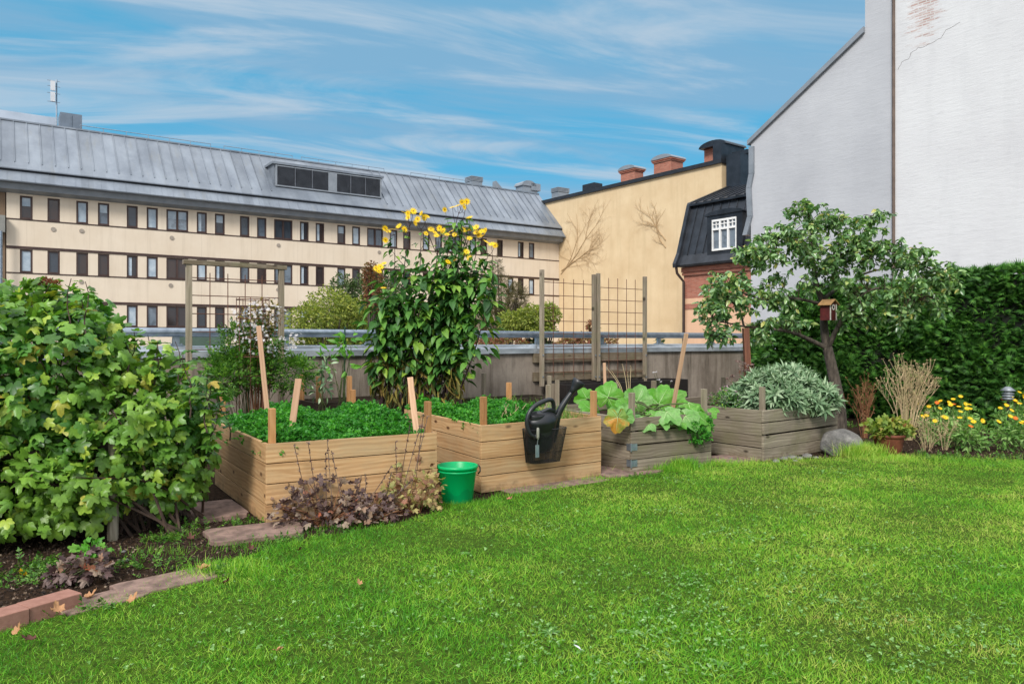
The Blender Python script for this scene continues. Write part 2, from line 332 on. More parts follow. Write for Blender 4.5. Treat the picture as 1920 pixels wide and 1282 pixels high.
def zincroof(name, a, b, st, rough=.42):
    m, nt, N, L, B = newmat(name); tc = N.new('ShaderNodeTexCoord').outputs['Object']
    sp = N.new('ShaderNodeSeparateXYZ'); L.new(tc, sp.inputs[0]); q = N.new('ShaderNodeMath'); q.operation = 'DIVIDE'; q.inputs[1].default_value = .67; L.new(sp.outputs['X'], q.inputs[0])
    fl = N.new('ShaderNodeMath'); fl.operation = 'FLOOR'; L.new(q.outputs[0], fl.inputs[0]); wn = N.new('ShaderNodeTexWhiteNoise'); wn.noise_dimensions = '1D'; L.new(fl.outputs[0], wn.inputs['W'])
    r = ramp(N, [(.35, a), (.68, b)]); L.new(noise(N, L, tc, .8, 7, .65, (1, .6, .6)), r.inputs[0]); c = r.outputs[0]
    c = mixc(N, L, 1.0, c, mixc(N, L, wn.outputs['Value'], (.86, .86, .86, 1), (1.08, 1.08, 1.08, 1)), 'MULTIPLY')
    c = mixc(N, L, mr(N, L, noise(N, L, tc, 1.3, 7, .7, (1.4, .3, .3)), .55, .8, 0, .5), c, st)
    L.new(c, B.inputs['Base Color']); B.inputs['Roughness'].default_value = rough; B.inputs['Metallic'].default_value = .35; return m
M['roofzinc'] = zincroof('zinc_roof', '6f7781', '89919a', '848275')
M['fascia'] = simple('grey_fascia', '7a8188', '8a9097', .5, 2, metal=.2, bmp=0)
def glassmat(name, a, b):
    m, nt, N, L, B = newmat(name); oi = N.new('ShaderNodeObjectInfo'); tc = N.new('ShaderNodeTexCoord').outputs['Object']
    r = ramp(N, [(0, a), (.35, '3a2a22'), (.5, '2a3038'), (.6, b), (1, '8d9aa5')]); L.new(oi.outputs['Random'], r.inputs[0])  # per-pane tints include pale and brown reflections painted into the colour
    c = mixc(N, L, mr(N, L, noise(N, L, tc, 1.7, 3), .5, .6, 0, .35), r.outputs[0], '20242a')
    L.new(c, B.inputs['Base Color']); B.inputs['Roughness'].default_value = .06; B.inputs['Specular IOR Level'].default_value = .6; return m
M['pane'] = glassmat('window_glass', '1b1d21', '59646f')
off = empty('office_building', (OF.o[0], OF.o[1], -6), OF.ang)
tag(off, 'long cream office block with three rows of brown windows and a grey seamed metal roof', 'building')
X0, X1 = OF.t(12), OF.t(1048)
def ob(b, name, m, par=off, **k):
    b.v = [v+np.array([0, 0, 6.]) for v in b.v]; return b.build(name, m, par, **k)
wn_px = [(37.3, 61.3), (89, 112.3), (143, 165.4), (183.7, 205), (237.7, 258.4), (275, 296), (312, 353), (369, 388), (403, 421.5), (450, 467.8), (482, 499.6), (514, 548.5), (562.5, 578.8), (592, 608), (632.5, 647.8), (660.3, 675.3), (688.4, 718.4), (731, 745), (756, 770), (792.5, 805.6), (816, 829), (841, 867), (881, 893), (901, 913), (932, 943), (971, 982), (991.6, 1002)]
rows = [(8.36, 9.70), (5.26, 6.60), (2.17, 3.51), (-.93, .41), (-4.0, -2.7)]
WIN = []
for r_, (z0, z1) in enumerate(rows):
    for i, (a, b) in enumerate(wn_px):
        if r_ == 1 and i == 24: a, b = 952, 963
        WIN.append((r_, OF.t(a), OF.t(b), z0, z1))
# facade wall with real openings: spandrels and piers
wl = MB(); xs0, xs1 = X0, X1; zz = [9.80]
for z0, z1 in rows: zz += [z1, z0]
zz.append(-6.0)
for i in range(0, len(zz), 2): wl.box(xs0, xs1, 0, .3, zz[i+1], zz[i])
for r_, (z0, z1) in enumerate(rows):
    w = sorted([q for q in WIN if q[0] == r_], key=lambda q: q[1]); x = xs0
    for q in w: wl.box(x, q[1], .004, .3, z0, z1); x = q[2]
    wl.box(x, xs1, .004, .3, z0, z1)
wl.box(xs0, xs1, .9, 9, -6, 9.8); ob(wl, 'wall', M['cream'])
tr = MB()
for z0, z1 in rows:
    tr.box(xs0, xs1, -.03, -.002, z0-.07, z0-.005); 
    if z1 < 9: tr.box(xs0, xs1, -.035, -.002, z1+.02, z1+.17)
ob(tr, 'trim_band', M['brown'])
for r_, a, b, z0, z1 in WIN:
    if r_ >= 3: continue
    fr = MB(); w = .09; dbl = (b-a) > 1.25
    fr.box(a, a+w, .03, .16, z0, z1); fr.box(b-w, b, .03, .16, z0, z1); fr.box(a+w, b-w, .03, .16, z0, z0+w); fr.box(a+w, b-w, .03, .16, z1-w, z1); fr.box(a-.02, b+.02, -.05, .025, z0-.035, z0+.002)
    if dbl: fr.box((a+b)/2-.06, (a+b)/2+.06, .03, .16, z0+w, z1-w)
    fo = ob(fr, 'window', M['brown'])
    pn = MB(); pn.box(a+w, b-w, .10, .13, z0+w, z1-w); ob(pn, 'pane', M['pane'], fo)
    if rnd.random() < .45:
        cu = MB(); c0 = a+w+.02; c1 = b-w-.02; k = rnd.random()
        cu.box(c0, c1 if k < .6 else c0+(c1-c0)*.45, .09, .096, z0+w+(0 if k > .3 else .5*(z1-z0)), z1-w-.01)
        ob(cu, 'blind', M.setdefault('blind', simple('blind_and_reflection', '8fa0ae', 'b4c0c8', .6, 2, bmp=0)), fo)  # pale blinds and curtains, also standing in for lighter reflections on the glass
vt = [(100, 430), (153, 433), (322, 446), (522, 460), (711, 473), (936, 488), (521, 543), (320, 535), (152, 528)]
for x, y in vt:
    t, z = OF.t(x), OF.z(x, y); v = MB(); th = np.linspace(0, 2*math.pi, 17)[:-1]
    v.prism([(t+.13*math.cos(a), z+.13*math.sin(a)) for a in th], -.04, .0, 'y'); ob(v, 'wall_vent', M['vent'])
RX0, RX1 = -16, X1
rf = MB()
prof = [(-.02, 9.80), (-.55, 9.95), (-.62, 10.28), (-.95, 10.30), (-.97, 10.36), (-.38, 11.02), (-.30, 11.06), (-.46, 11.12), (-.46, 11.18), (-.05, 11.58), (3.0, 14.7), (8.5, 14.75), (8.5, 9.8)]
fas = MB().prism(prof[:3]+[(-.62, 10.40), (0, 10.4)], RX0, RX1, 'x'); ob(fas, 'fascia', M['fascia'])
rf.prism([(-.6, 10.29)]+prof[3:7]+prof[7:13]+[(8.5, 10.29)], RX0, RX1, 'x')
k = RX0
def rib(b, x, p, q, w=.035, h=.06):
    (d0, z0), (d1, z1) = p, q; l = math.hypot(d1-d0, z1-z0); nx, nz_ = -(z1-z0)/l*h, (d1-d0)/l*h
    b.prism([(d0, z0), (d0+nx, z0+nz_), (d1+nx, z1+nz_), (d1, z1)], x-w/2, x+w/2, 'x')
DX0, DX1 = OF.t(514, .3), OF.t(716, .3)
while k < RX1-.3:
    if not (DX0-.2 < k < DX1+.2): rib(rf, k, (-.04, 11.59), (2.98, 14.68))
    rib(rf, k+.3, (-.95, 10.38), (-.4, 11.0), .02, .02)
    k += .67
rf.box(RX0, RX1, 2.9, 3.2, 14.66, 14.76)
ob(rf, 'roof', M['roofzinc'])
# dark metal gutter strip set in the gap under the upper eave
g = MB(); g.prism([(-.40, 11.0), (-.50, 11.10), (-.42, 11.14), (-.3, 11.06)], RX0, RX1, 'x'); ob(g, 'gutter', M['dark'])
# dormer with louvred panels
dm = MB(); dz0, dz1 = 12.05, 13.52
dm.prism([(.45, dz0-.05), (.45, dz1+.05), (2.2, dz1+.35), (2.9, 14.5), (2.0, 13.3)], DX0, DX1, 'x'); dm.box(DX0-.15, DX1+.15, .25, 2.5, dz1+.08, dz1+.24)
dmo = ob(dm, 'dormer', M['roofzinc'])
fr = MB()
for (a, b) in ((DX0+.25, DX0+(DX1-DX0)*.49), (DX0+(DX1-DX0)*.55, DX1-.15)):
    lv = MB(); lv.box(a, b, .36, .40, dz0+.12, dz1-.06)
    n = 26
    for i in range(n): z = dz0+.14+i*(dz1-dz0-.22)/n; lv.prism([(.36, z), (.32, z+.02), (.36, z+.04)], a, b, 'x')
    for k_ in (1, 2): xk = a+(b-a)*k_/3; lv.box(xk-.03, xk+.03, .29, .36, dz0+.12, dz1-.06)
    ob(lv, 'louvre', M.setdefault('louv', simple('louvre_grey', '484c53', '585d65', .6, 2, bmp=0)), dmo)
fr.box(DX0+.1, DX1-.02, .30, .44, dz0+.02, dz0+.11); fr.box(DX0+.1, DX1-.02, .30, .44, dz1-.05, dz1+.03); fr.box(DX0+.1, DX0+.22, .30, .44, dz0+.1, dz1-.04); fr.box(DX1-.14, DX1-.02, .30, .44, dz0+.1, dz1-.04)
xm = DX0+(DX1-DX0)*.52; fr.box(xm-.3, xm+.35, .30, .44, dz0+.1, dz1-.04); ob(fr, 'louvre_frame', M['fascia'], dmo)
# roof railings, mast, roof boxes
rl = MB()
for a, b in ((OF.t(150, 3), OF.t(395, 3)), (OF.t(420, 3), OF.t(548, 3)), (OF.t(565, 3), OF.t(720, 3)), (OF.t(770, 3), OF.t(900, 3))):
    rl.tube([(a, 3, 15.0), (b, 3, 15.0)], .025, 5)
    n = int((b-a)/1.4)+1
    for i in range(n+1): t = a+(b-a)*i/n; rl.tube([(t, 3, 14.7), (t, 3, 15.0)], .02, 5)
ob(rl, 'roof_railing', M['galv'])
bx = MB(); a, b = OF.t(112, 3.6), OF.t(153, 3.6); bx.box(a, b, 3.3, 4.8, 14.7, OF.z(130, 214, 3.5)); bx.box((a+b)/2-.03, (a+b)/2+.03, 3.26, 3.3, 14.7, OF.z(130, 217, 3.5)); ob(bx, 'plant_box', simple('box_metal', '5c6875', '687482', .5, 2, bmp=0))
bx = MB(); bx.box(-12, OF.t(106, 5.2), 5, 8, 14.7, OF.z(50, 213, 5)); ob(bx, 'penthouse', simple('pale_metal', '9aa5b2', 'aab4c0', .5, 1, bmp=0))
ms = MB(); t = OF.t(106, 4.4); zt = OF.z(106, 150, 4.4); ms.tube([(t, 4.4, 14.7), (t, 4.4, zt)], .05, 6)
for z in (zt-.1, zt-.45, zt-.9, zt-1.45): ms.tube([(t-.5, 4.4, z), (t+.2, 4.4, z)], .02, 5)
mo = ob(ms, 'antenna_mast', M['galv'])
for zz_ in (zt-.75, zt-1.45): ap = MB(); ap.box(t-.34, t-.08, 4.25, 4.38, zz_, zz_+.6); ob(ap, 'antenna_panel', simple('antenna_white', 'b9bcc0', 'c6c9cc', .5, 2, bmp=0), mo)
for (xa, xb, ya, yb, kind) in ((882, 902, 331, 349, 0), (976, 1010, 339, 366, 1), (1044, 1064, 352, 372, 0), (928, 945, 341, 353, 2)):
    c = MB(); a, b = OF.t(xa, 4), OF.t(xb, 4); zt = OF.z((xa+xb)/2, ya, 4); zb = OF.z((xa+xb)/2, yb, 4)-.6
    if kind == 0:
        c.box(a, b, 3.8, 4.8, zb, zt-.45); 
        for i in range(4): c.box(a-.06, b+.06, 3.74, 4.86, zt-.44+.11*i, zt-.37+.11*i)
    elif kind == 1:
        c.box(a+.1, b-.3, 3.8, 4.9, zb, zt-.5); th = np.linspace(0, math.pi, 9)
        c.prism([((a+b)/2-.25+(b-a)*.4*math.cos(q), zt-.55+.5*math.sin(q)) for q in th], 3.7, 5, 'y'); c.box((a+b)/2, b, 3.7, 5, zt-.9, zt-.25)
    else: c.prism([(a, zb), (a, zt), (b, zb+.3), (b, zb)], 3.8, 4.4, 'y')
    ob(c, 'roof_cowl', M['fascia'])
# the neighbouring stair part at the far left
sd = MB(); sd.box(-16, X0-.05, .0, 9, -6, 9.79); ob(sd, 'stair_wall', M['brownpanel'])
sd = MB(); a = OF.t(-60, -1); b = OF.t(10, -1); sd.box(a, b, -.5, -.02, OF.z(5, 433, -1), OF.z(5, 401, -1)); ob(sd, 'balcony', simple('balcony_concrete', '6f6f6b', '85857f', .8, 3))
sd = MB(); t = OF.t(1, -.6); sd.tube([(t, -.6, -6), (t, -.6, OF.z(2, 433, -.6))], .1, 8); ob(sd, 'drainpipe', M['galv'])

# ------------------------------------------------------------------ yellow building with blank wall
YF = Frame((4.15, 66), .604, -.797)
yb = empty('yellow_building', (YF.o[0], YF.o[1], -6), YF.ang); tag(yb, 'tall yellow building with a blank rendered side wall and brick chimneys', 'building')
def yo(b, name, m, par=yb, base=yb, **k):
    b.v = [v+np.array([0, 0, 6.]) for v in b.v]; return b.build(name, m, par, **k)
M['yellow'] = stained('yellow_render', 'c3ab87', 'd3be9b', '9c8866', .5)
YR = YF.t(1353); ZL, ZR = YF.z(1025, 381), YF.z(1353, 306)
yw = MB().prism([(-10, -6), (-10, ZL), (YR, ZR), (YR, -6)], 0, 12, 'y'); yo(yw, 'wall', M['yellow'])
rfy = MB().prism([(-10.1, ZL), (-10.1, ZL+.28), (YR+.1, ZR+.28), (YR+.1, ZR)], -.18, 0.5, 'y')
rfy.prism([(-10.1, ZL+.28), (-10.1, ZL+.5), (YR-.5, ZR+.5), (YR-.5, ZR+.28)], .9, 4.0, 'y'); yo(rfy, 'roof', M['dark'])
def brickmat(name, a, b, mortar, scale=1):
    m, nt, N, L, B = newmat(name); tc = N.new('ShaderNodeTexCoord').outputs['Object']
    sp = N.new('ShaderNodeSeparateXYZ'); L.new(tc, sp.inputs[0]); ad = N.new('ShaderNodeMath'); ad.operation = 'ADD'; L.new(sp.outputs['X'], ad.inputs[0]); L.new(sp.outputs['Y'], ad.inputs[1])
    cb = N.new('ShaderNodeCombineXYZ'); L.new(ad.outputs[0], cb.inputs[0]); L.new(sp.outputs['Z'], cb.inputs[1])
    bt = N.new('ShaderNodeTexBrick'); bt.inputs['Scale'].default_value = scale; bt.inputs['Brick Width'].default_value = .26; bt.inputs['Row Height'].default_value = .08; bt.inputs['Mortar Size'].default_value = .009
    bt.inputs['Color1'].default_value = hx(a); bt.inputs['Color2'].default_value = hx(b); bt.inputs['Mortar'].default_value = hx(mortar); L.new(cb.outputs[0], bt.inputs['Vector'])
    c = mixc(N, L, 1.0, bt.outputs['Color'], mixc(N, L, noise(N, L, tc, 2.5, 6), (.7, .7, .7, 1), (1.25, 1.25, 1.25, 1)), 'MULTIPLY')
    L.new(c, B.inputs['Base Color']); B.inputs['Roughness'].default_value = .85; bump(N, L, B, bt.outputs['Fac'], -.3, .01); return m
M['brick'] = brickmat('red_brick', '96523e', 'ac6a54', '8d7c70')
for (xa, xb, xc, yt, yb_, d) in ((1164, 1190, 1208, 306, 330, 1.0), (1226, 1258, 1284, 285, 316, 1.0)):
    a, b = YF.t(xa, d), YF.t(xb, d); zt = YF.z(xb, yt, d)-.05; zb = YF.z(xa, yb_, d)-.9; dd = d+(1.0 if xa < 1200 else 1.4)
    c = MB().box(a, b, d, dd, zb, zt-.55); c.box(a-.08, b+.08, d-.08, dd+.08, zt-.55, zt-.45); c.box(a-.14, b+.14, d-.14, dd+.14, zt-.45, zt-.33)
    co = yo(c, 'chimney', M['brick'])
    th = np.linspace(0, math.pi, 9); cp = MB().prism([((a+b)/2+((b-a)/2+.18)*math.cos(q), zt-.33+.33*math.sin(q)) for q in th], d-.2, dd+.2, 'y'); yo(cp, 'chimney_cap', M['fascia'], co)
vb = MB().box(YF.t(1092, 2), YF.t(1114, 2), 2, 3, ZL, ZL+1.45); yo(vb, 'roof_vent', M['dark'])

# ------------------------------------------------------------------ dark mansard building
mb_ = empty('mansard_building', (YF.o[0], YF.o[1], -6), YF.ang); tag(mb_, 'black mansard-roofed house of red brick and pink render with a white dormer window', 'building')
D = -4.9; MX0 = YF.t(1282, D); MX1 = YF.t(1500, D)
def mo_(b, name, m, par=mb_, **k): return yo(b, name, m, par, **k)
zE = YF.z(1280, 503, D); zBr = YF.z(1285, 560, D)
M['pink'] = stained('pink_render', 'cfa88a', 'd6b294', 'a98a70', .5)
w = MB().box(MX0, MX1, D, -.03, -6, zBr); mo_(w, 'rendered_wall', M['pink'])
w = MB().box(MX0, MX1, D+.01, -.03, zBr, zE); w.box(MX0-.05, MX1, D-.12, D+.2, zE-.5, zE-.32); w.box(MX0-.05, MX1, D-.2, D+.2, zE-.3, zE); w.box(MX0-.02, MX1, D-.03, D+.2, zBr-.7, zBr-.35); mo_(w, 'brick_wall', M['brick'])
M['mansard'] = simple('black_sheet_metal', '23262b', '363a41', .36, 1.2, metal=.4, bmp=.15, bd=.02)
zt_ = YF.z(1290, 390, D+.9)
zRd = YF.z(1353, 355, 0); mp = MB(); prof = [(D-.55, zE+.02), (D-.6, zE+.15), (D-.25, zE+.8), (D+.85, zt_), (D+.6, zt_+.02), (D+.6, zt_+.16), (-.04, zRd), (-.04, zE)]
mp.prism(prof, MX0-.05, MX1, 'x')
x = MX0+.5
def ribp(b, x, p, q): rib(b, x, p, q, .05, .07)
while x < MX1: ribp(mp, x, (D-.25, zE+.8), (D+.85, zt_-.02)); ribp(mp, x, (D+.6, zt_+.16), (-.1, zRd-.03)); x += .62
mp.prism([(D-.75, zE+.0), (D-.78, zE+.25), (D-.4, zE+.95), (D+.62, zt_+.12), (D+.7, zt_+.28), (-.1, zRd+.12), (-.1, zRd-.3), (D+1.1, zt_-.2), (D+.2, zE+.5)], MX0-.28, MX0-.02, 'x')
mo_(mp, 'mansard_roof', M['mansard'])
# dormer
DF = D-.35; da, db = YF.t(1326, DF), YF.t(1392, DF); dzb, dzt = YF.z(1340, 472, DF), YF.z(1340, 404, DF)
dr = MB(); wa, wb = YF.t(1335.5, DF), YF.t(1381, DF); wz0, wz1 = YF.z(1336, 471, DF), YF.z(1336, 413, DF)
dr.box(da, wa, DF, DF+1.6, dzb-.2, dzt); dr.box(wb, db, DF, DF+1.6, dzb-.2, dzt); dr.box(wa, wb, DF, DF+1.6, dzb-.2, wz0); dr.box(wa, wb, DF, DF+1.6, wz1, dzt); dr.box(wa, wb, DF+.4, DF+1.6, wz0, wz1)
th = np.linspace(0, math.pi, 13); dr.prism([((da+db)/2+(db-da)*.56*math.cos(q), dzt+.3*math.sin(q)) for q in th], DF-.1, DF+1.9, 'y')
do_ = mo_(dr, 'dormer', M['mansard'])
wf = MB(); W = wb-wa; y0, y1 = DF-.05, DF+.1
for i in range(4): xx = wa+W*i/3; wf.box(xx-(.06 if i else 0), xx+(.06 if i < 3 else 0), y0, y1, wz0, wz1)
zm = wz0+(wz1-wz0)*.66
for z in (wz0, zm, wz1-.12): wf.box(wa, wb, y0-.003, y1, z, z+.12)
for i in range(3):
    xx = wa+W*(i+.5)/3; wf.box(xx-.025, xx+.025, y0+.03, y1, zm, wz1)
wf.box(wa, wb, y0+.032, y1, (zm+wz1)/2, (zm+wz1)/2+.05)
wfo = mo_(wf, 'window', simple('white_paint', 'd8d8d6', 'e2e2e0', .5, 3, bmp=0), do_)
pn = MB().box(wa, wb, DF+.07, DF+.11, wz0, wz1); mo_(pn, 'pane', M['pane'], wfo)
# chimneys on its left end
d = -.3; a, b = YF.t(1322, 1), YF.t(1353, 1); zt2 = YF.z(1340, 266, 1)
c = MB().box(a, b, .9, 2.6, 12.0, zt2-.45); co = mo_(c, 'chimney', M['brick'])
a2, b2 = YF.t(1354, .6), YF.t(1376, .6)-.1
c = MB().box(b, b+.7, .02, 2.7, zt_-1, zt2-.45); th = np.linspace(0, math.pi, 11)
c.prism([((a+b+.7)/2+((b+.7-a)/2+.12)*math.cos(q), zt2-.46+.42*math.sin(q)) for q in th], .4, 2.8, 'y'); mo_(c, 'chimney_cladding', M['mansard'], co)
a, b = YF.t(1378, 1), YF.t(1404, 1); z = YF.z(1390, 284, 1)
c = MB().box(a, b, .03, 2.6, zt_-1, z-.3); c.box(a-.12, b+.12, .68, 2.72, z-.3, z-.12); c.box(a-.05, b+.05, .75, 2.65, z-.12, z); mo_(c, 'clad_chimney', M['mansard'])
dp = MB(); t0 = MX0+.12; dp.tube([(t0-.25, D-.6, zE+.1), (t0-.25, D-.5, zE-.35), (t0, D-.15, zE-.9), (t0, D-.15, -6)], .09, 8); mo_(dp, 'downpipe', simple('pipe_brown', '2d211d', '3a2b26', .5, 3, bmp=0))

# ------------------------------------------------------------------ white gable building
WF = Frame((9.6, 30), .604, -.797)
wbd = empty('white_building', (WF.o[0], WF.o[1], -6), WF.ang); tag(wbd, 'big white building on the right with blank gable wall, crack and peeling paint', 'building')
def whitewall(name, a, b, patch):
    m, nt, N, L, B = newmat(name); tc = N.new('ShaderNodeTexCoord').outputs['Object']
    r = ramp(N, [(.3, a), (.7, b)]); L.new(noise(N, L, tc, .35, 5), r.inputs[0]); c = r.outputs[0]
    f = noise(N, L, tc, 3.2, 7, .68, (.55, .55, 2.6)); c = mixc(N, L, mr(N, L, f, .56, .78, 0, .28), c, '8f9094')
    c = mixc(N, L, mr(N, L, noise(N, L, tc, .8, 5, .7, (1.2, 1, .25)), .5, .8, 0, .22), c, '9a9c9f')
    if patch is not None:
        sp = N.new('ShaderNodeSeparateXYZ'); L.new(tc, sp.inputs[0])
        cb = N.new('ShaderNodeCombineXYZ'); L.new(sp.outputs['X'], cb.inputs[0]); L.new(sp.outputs['Z'], cb.inputs[1])
        bt = N.new('ShaderNodeTexBrick'); bt.inputs['Scale'].default_value = 1; bt.inputs['Brick Width'].default_value = .26; bt.inputs['Row Height'].default_value = .085; bt.inputs['Mortar Size'].default_value = .02
        bt.inputs['Color1'].default_value = hx('a87463'); bt.inputs['Color2'].default_value = hx('96665a'); bt.inputs['Mortar'].default_value = hx('b8b3ae'); L.new(cb.outputs[0], bt.inputs['Vector'])
        px_, pz_, rx_, rz_ = patch
        mp = N.new('ShaderNodeMapping'); mp.vector_type = 'TEXTURE'; mp.inputs['Location'].default_value = (px_, 0, pz_); mp.inputs['Scale'].default_value = (rx_, 50, rz_); L.new(tc, mp.inputs[0])
        ln = N.new('ShaderNodeVectorMath'); ln.operation = 'LENGTH'; L.new(mp.outputs[0], ln.inputs[0])
        inside = mr(N, L, ln.outputs['Value'], .1, 1.1, .30, 0)
        n1 = noise(N, L, tc, 2.4, 8, .72, (.45, .45, 2.4)); ad = N.new('ShaderNodeMath'); ad.operation = 'ADD'; L.new(inside, ad.inputs[0]); L.new(n1, ad.inputs[1])
        c = mixc(N, L, mr(N, L, ad.outputs[0], .68, .80, 0, .75), c, bt.outputs['Color'])
        # specks of missing paint all over
        n2 = noise(N, L, tc, 1.6, 9, .8, (1, 1, 3)); c = mixc(N, L, mr(N, L, n2, .745, .77, 0, .7), c, 'a38a80')
    L.new(c, B.inputs['Base Color']); B.inputs['Roughness'].default_value = .9; B.inputs['Specular IOR Level'].default_value = .15; bump(N, L, B, f, .28, .04); return m
s1 = WF.t(1622); s2 = WF.t(1678); zg0 = WF.z(1413, 268); zg1 = WF.z(1622, 62); Xl = WF.t(1408)
M['white'] = whitewall('white_render', 'a5a7ac', 'b6b8bc', None)
def wo(b, name, m, par=wbd, **k):
    b.v = [v+np.array([0, 0, 6.]) for v in b.v]; return b.build(name, m, par, **k)
wo(MB().prism([(Xl, -6), (Xl, zg0), (s1, zg1), (s1, 20), (s2, 20), (s2, -6)], 0, 9, 'y'), 'gable_wall', M['white'])
pz = WF.z(1730, 40)+6
wo(MB().prism([(s2+.002, -6), (s2+.002, 20), (20, 20), (20, -6)], -.05, 9, 'y'), 'painted_wall', whitewall('white_paint_wall', 'c3c3c5', 'cecfd0', (WF.t(1735), pz+.3, .95, 1.9)))
L_ = math.hypot(s1-Xl, zg1-zg0); ux, uz = (s1-Xl)/L_, (zg1-zg0)/L_
fl = MB().prism([(Xl-.12*ux, zg0-.12*uz), (s1, zg1), (s1-.0*uz, zg1+.2), (Xl-.12*ux, zg0+.12)], -.12, 9.1, 'y'); wo(fl, 'verge_flashing', M['fascia'])
fl = MB()
ptsf = [(Xl+.05, WF.z(1413, 275)), (Xl+.05, WF.z(1413, 325)), (Xl-.08, WF.z(1408, 352)), (Xl-.02, WF.z(1410, 405)), (Xl-.25, WF.z(1400, 440))]
for p, q in zip(ptsf[:-1], ptsf[1:]): fl.prism([(p[0]-.09, p[1]), (p[0]+.12, p[1]), (q[0]+.12, q[1]-.02), (q[0]-.09, q[1]-.02)], -.1, .3, 'y')
wo(fl, 'edge_flashing', M['fascia'])
pp = MB().tube([(s2, -.09, -6), (s2, -.09, 20)], .05, 8); wo(pp, 'downpipe', simple('old_pipe', '4e4038', '66564b', .7, 2))
# crack in the painted wall: a thin raised-edge fissure line
ck = MB(); cpx = [(1800, 42), (1775, 55), (1765, 70), (1740, 85), (1722, 90), (1708, 100), (1704, 110), (1690, 118), (1684, 130)]
pts = [np.array([WF.t(x, -.05), -.051, WF.z(x, y, -.05)]) for x, y in cpx]
dense = [pts[0]]
for p, q in zip(pts[:-1], pts[1:]):
    for i in range(1, 5): dense.append(p+(q-p)*i/4+np.array([rnd.uniform(-.02, .02), 0, rnd.uniform(-.03, .03)]))
ck.tube(dense, .005, 4); wo(ck, 'crack', M['brown'])

# ------------------------------------------------------------------ parapet wall and rail
M['concrete'] = concrete_mat('stained_concrete', '766b60', '9c9184', '463e34', .8)
wx0, wx1 = -14.0, WALLF.t(1500); zc = WALLF.z(560, 665)
pwl = empty('parapet_wall', (WALLF.o[0], WALLF.o[1], 0), WALLF.ang); tag(pwl, 'stained grey concrete parapet wall with a metal coping behind the raised beds', 'wall')
MB().box(wx0, wx1, 0, .28, 0, zc).build('concrete', M['concrete'], pwl)
cpz = MB(); cpz.prism([(-.04, zc-.02), (-.04, zc+.055), (.16, zc+.075), (.16, zc+.105), (.34, zc+.115), (.34, zc+.0), (.29, zc-.02), (.28, zc+.001), (0, zc+.001), (0, zc-.02)], wx0, wx1, 'x')
for i in range(9): cpz.box(wx0+1+i*2.2, wx0+1.03+i*2.2, -.046, .345, zc-.0, zc+.118)
cpz.build('coping', M['zinc'], pwl)
DR = .24
rail = empty('guard_rail', (WALLF.o[0], WALLF.o[1], 0), WALLF.ang); tag(rail, 'thick galvanised tube guard rail standing on the parapet coping', 'railing')
zr = WALLF.z(560, 624.5, DR)
MB().tube([(wx0, DR, zr), (wx1+.2, DR, zr)], .052, 16).build('handrail', M['galv'], rail, smooth=True)
for x in [-150, 130, 330, 536, 690, 860, 1007, 1128, 1235, 1333, 1421]:
    t = WALLF.t(x, DR); b = MB().box(t-.035, t+.035, DR-.02, DR+.02, zc+.1, zr-.03); b.box(t-.08, t+.08, DR-.05, DR+.05, zc+.1, zc+.125)
    for k in (-.055, .055): b.lathe([(.012, 0), (.012, .02), (0, .02)], 6, (t+k, DR-.03, zc+.125))
    b.build('rail_post', M['galv'], rail)
# ------------------------------------------------------------------ raised beds
def v2(p): return np.array(p[:2], float)
def panel(name, A, B_, h, nb, m, parent, org, th=.028, gap=.005, z0=0, jig=.0015, wob=0):
    # boards stacked between A and B_ ; local x along A->B_, local y inwards
    A, B_ = v2(A), v2(B_); u = B_-A; L_ = np.linalg.norm(u); b = MB(); bh = h/nb
    for i in range(nb):
        j = rnd.uniform(-jig, jig); g = gap*(1.3+rnd.uniform(-.3, 1.2)*wob)
        b.box(rnd.uniform(0, .004), L_-rnd.uniform(0, .004), j, th+j, z0+i*bh+g, z0+(i+1)*bh)
        for sx in (.045, L_-.045):
            for sz in (.3, .7): b.lathe([(.0045, -.001), (0, -.0015)], 6, (0, 0, 0)); b.v[-1] = np.stack([b.v[-1][:, 0]+sx, b.v[-1][:, 2]+j-.0005, b.v[-1][:, 1]+z0+(i+sz)*bh], 1)
    return b.build(name, m, parent, loc=(A[0]-org[0], A[1]-org[1], 0), rz=math.atan2(u[1], u[0]), bevel=.0025)
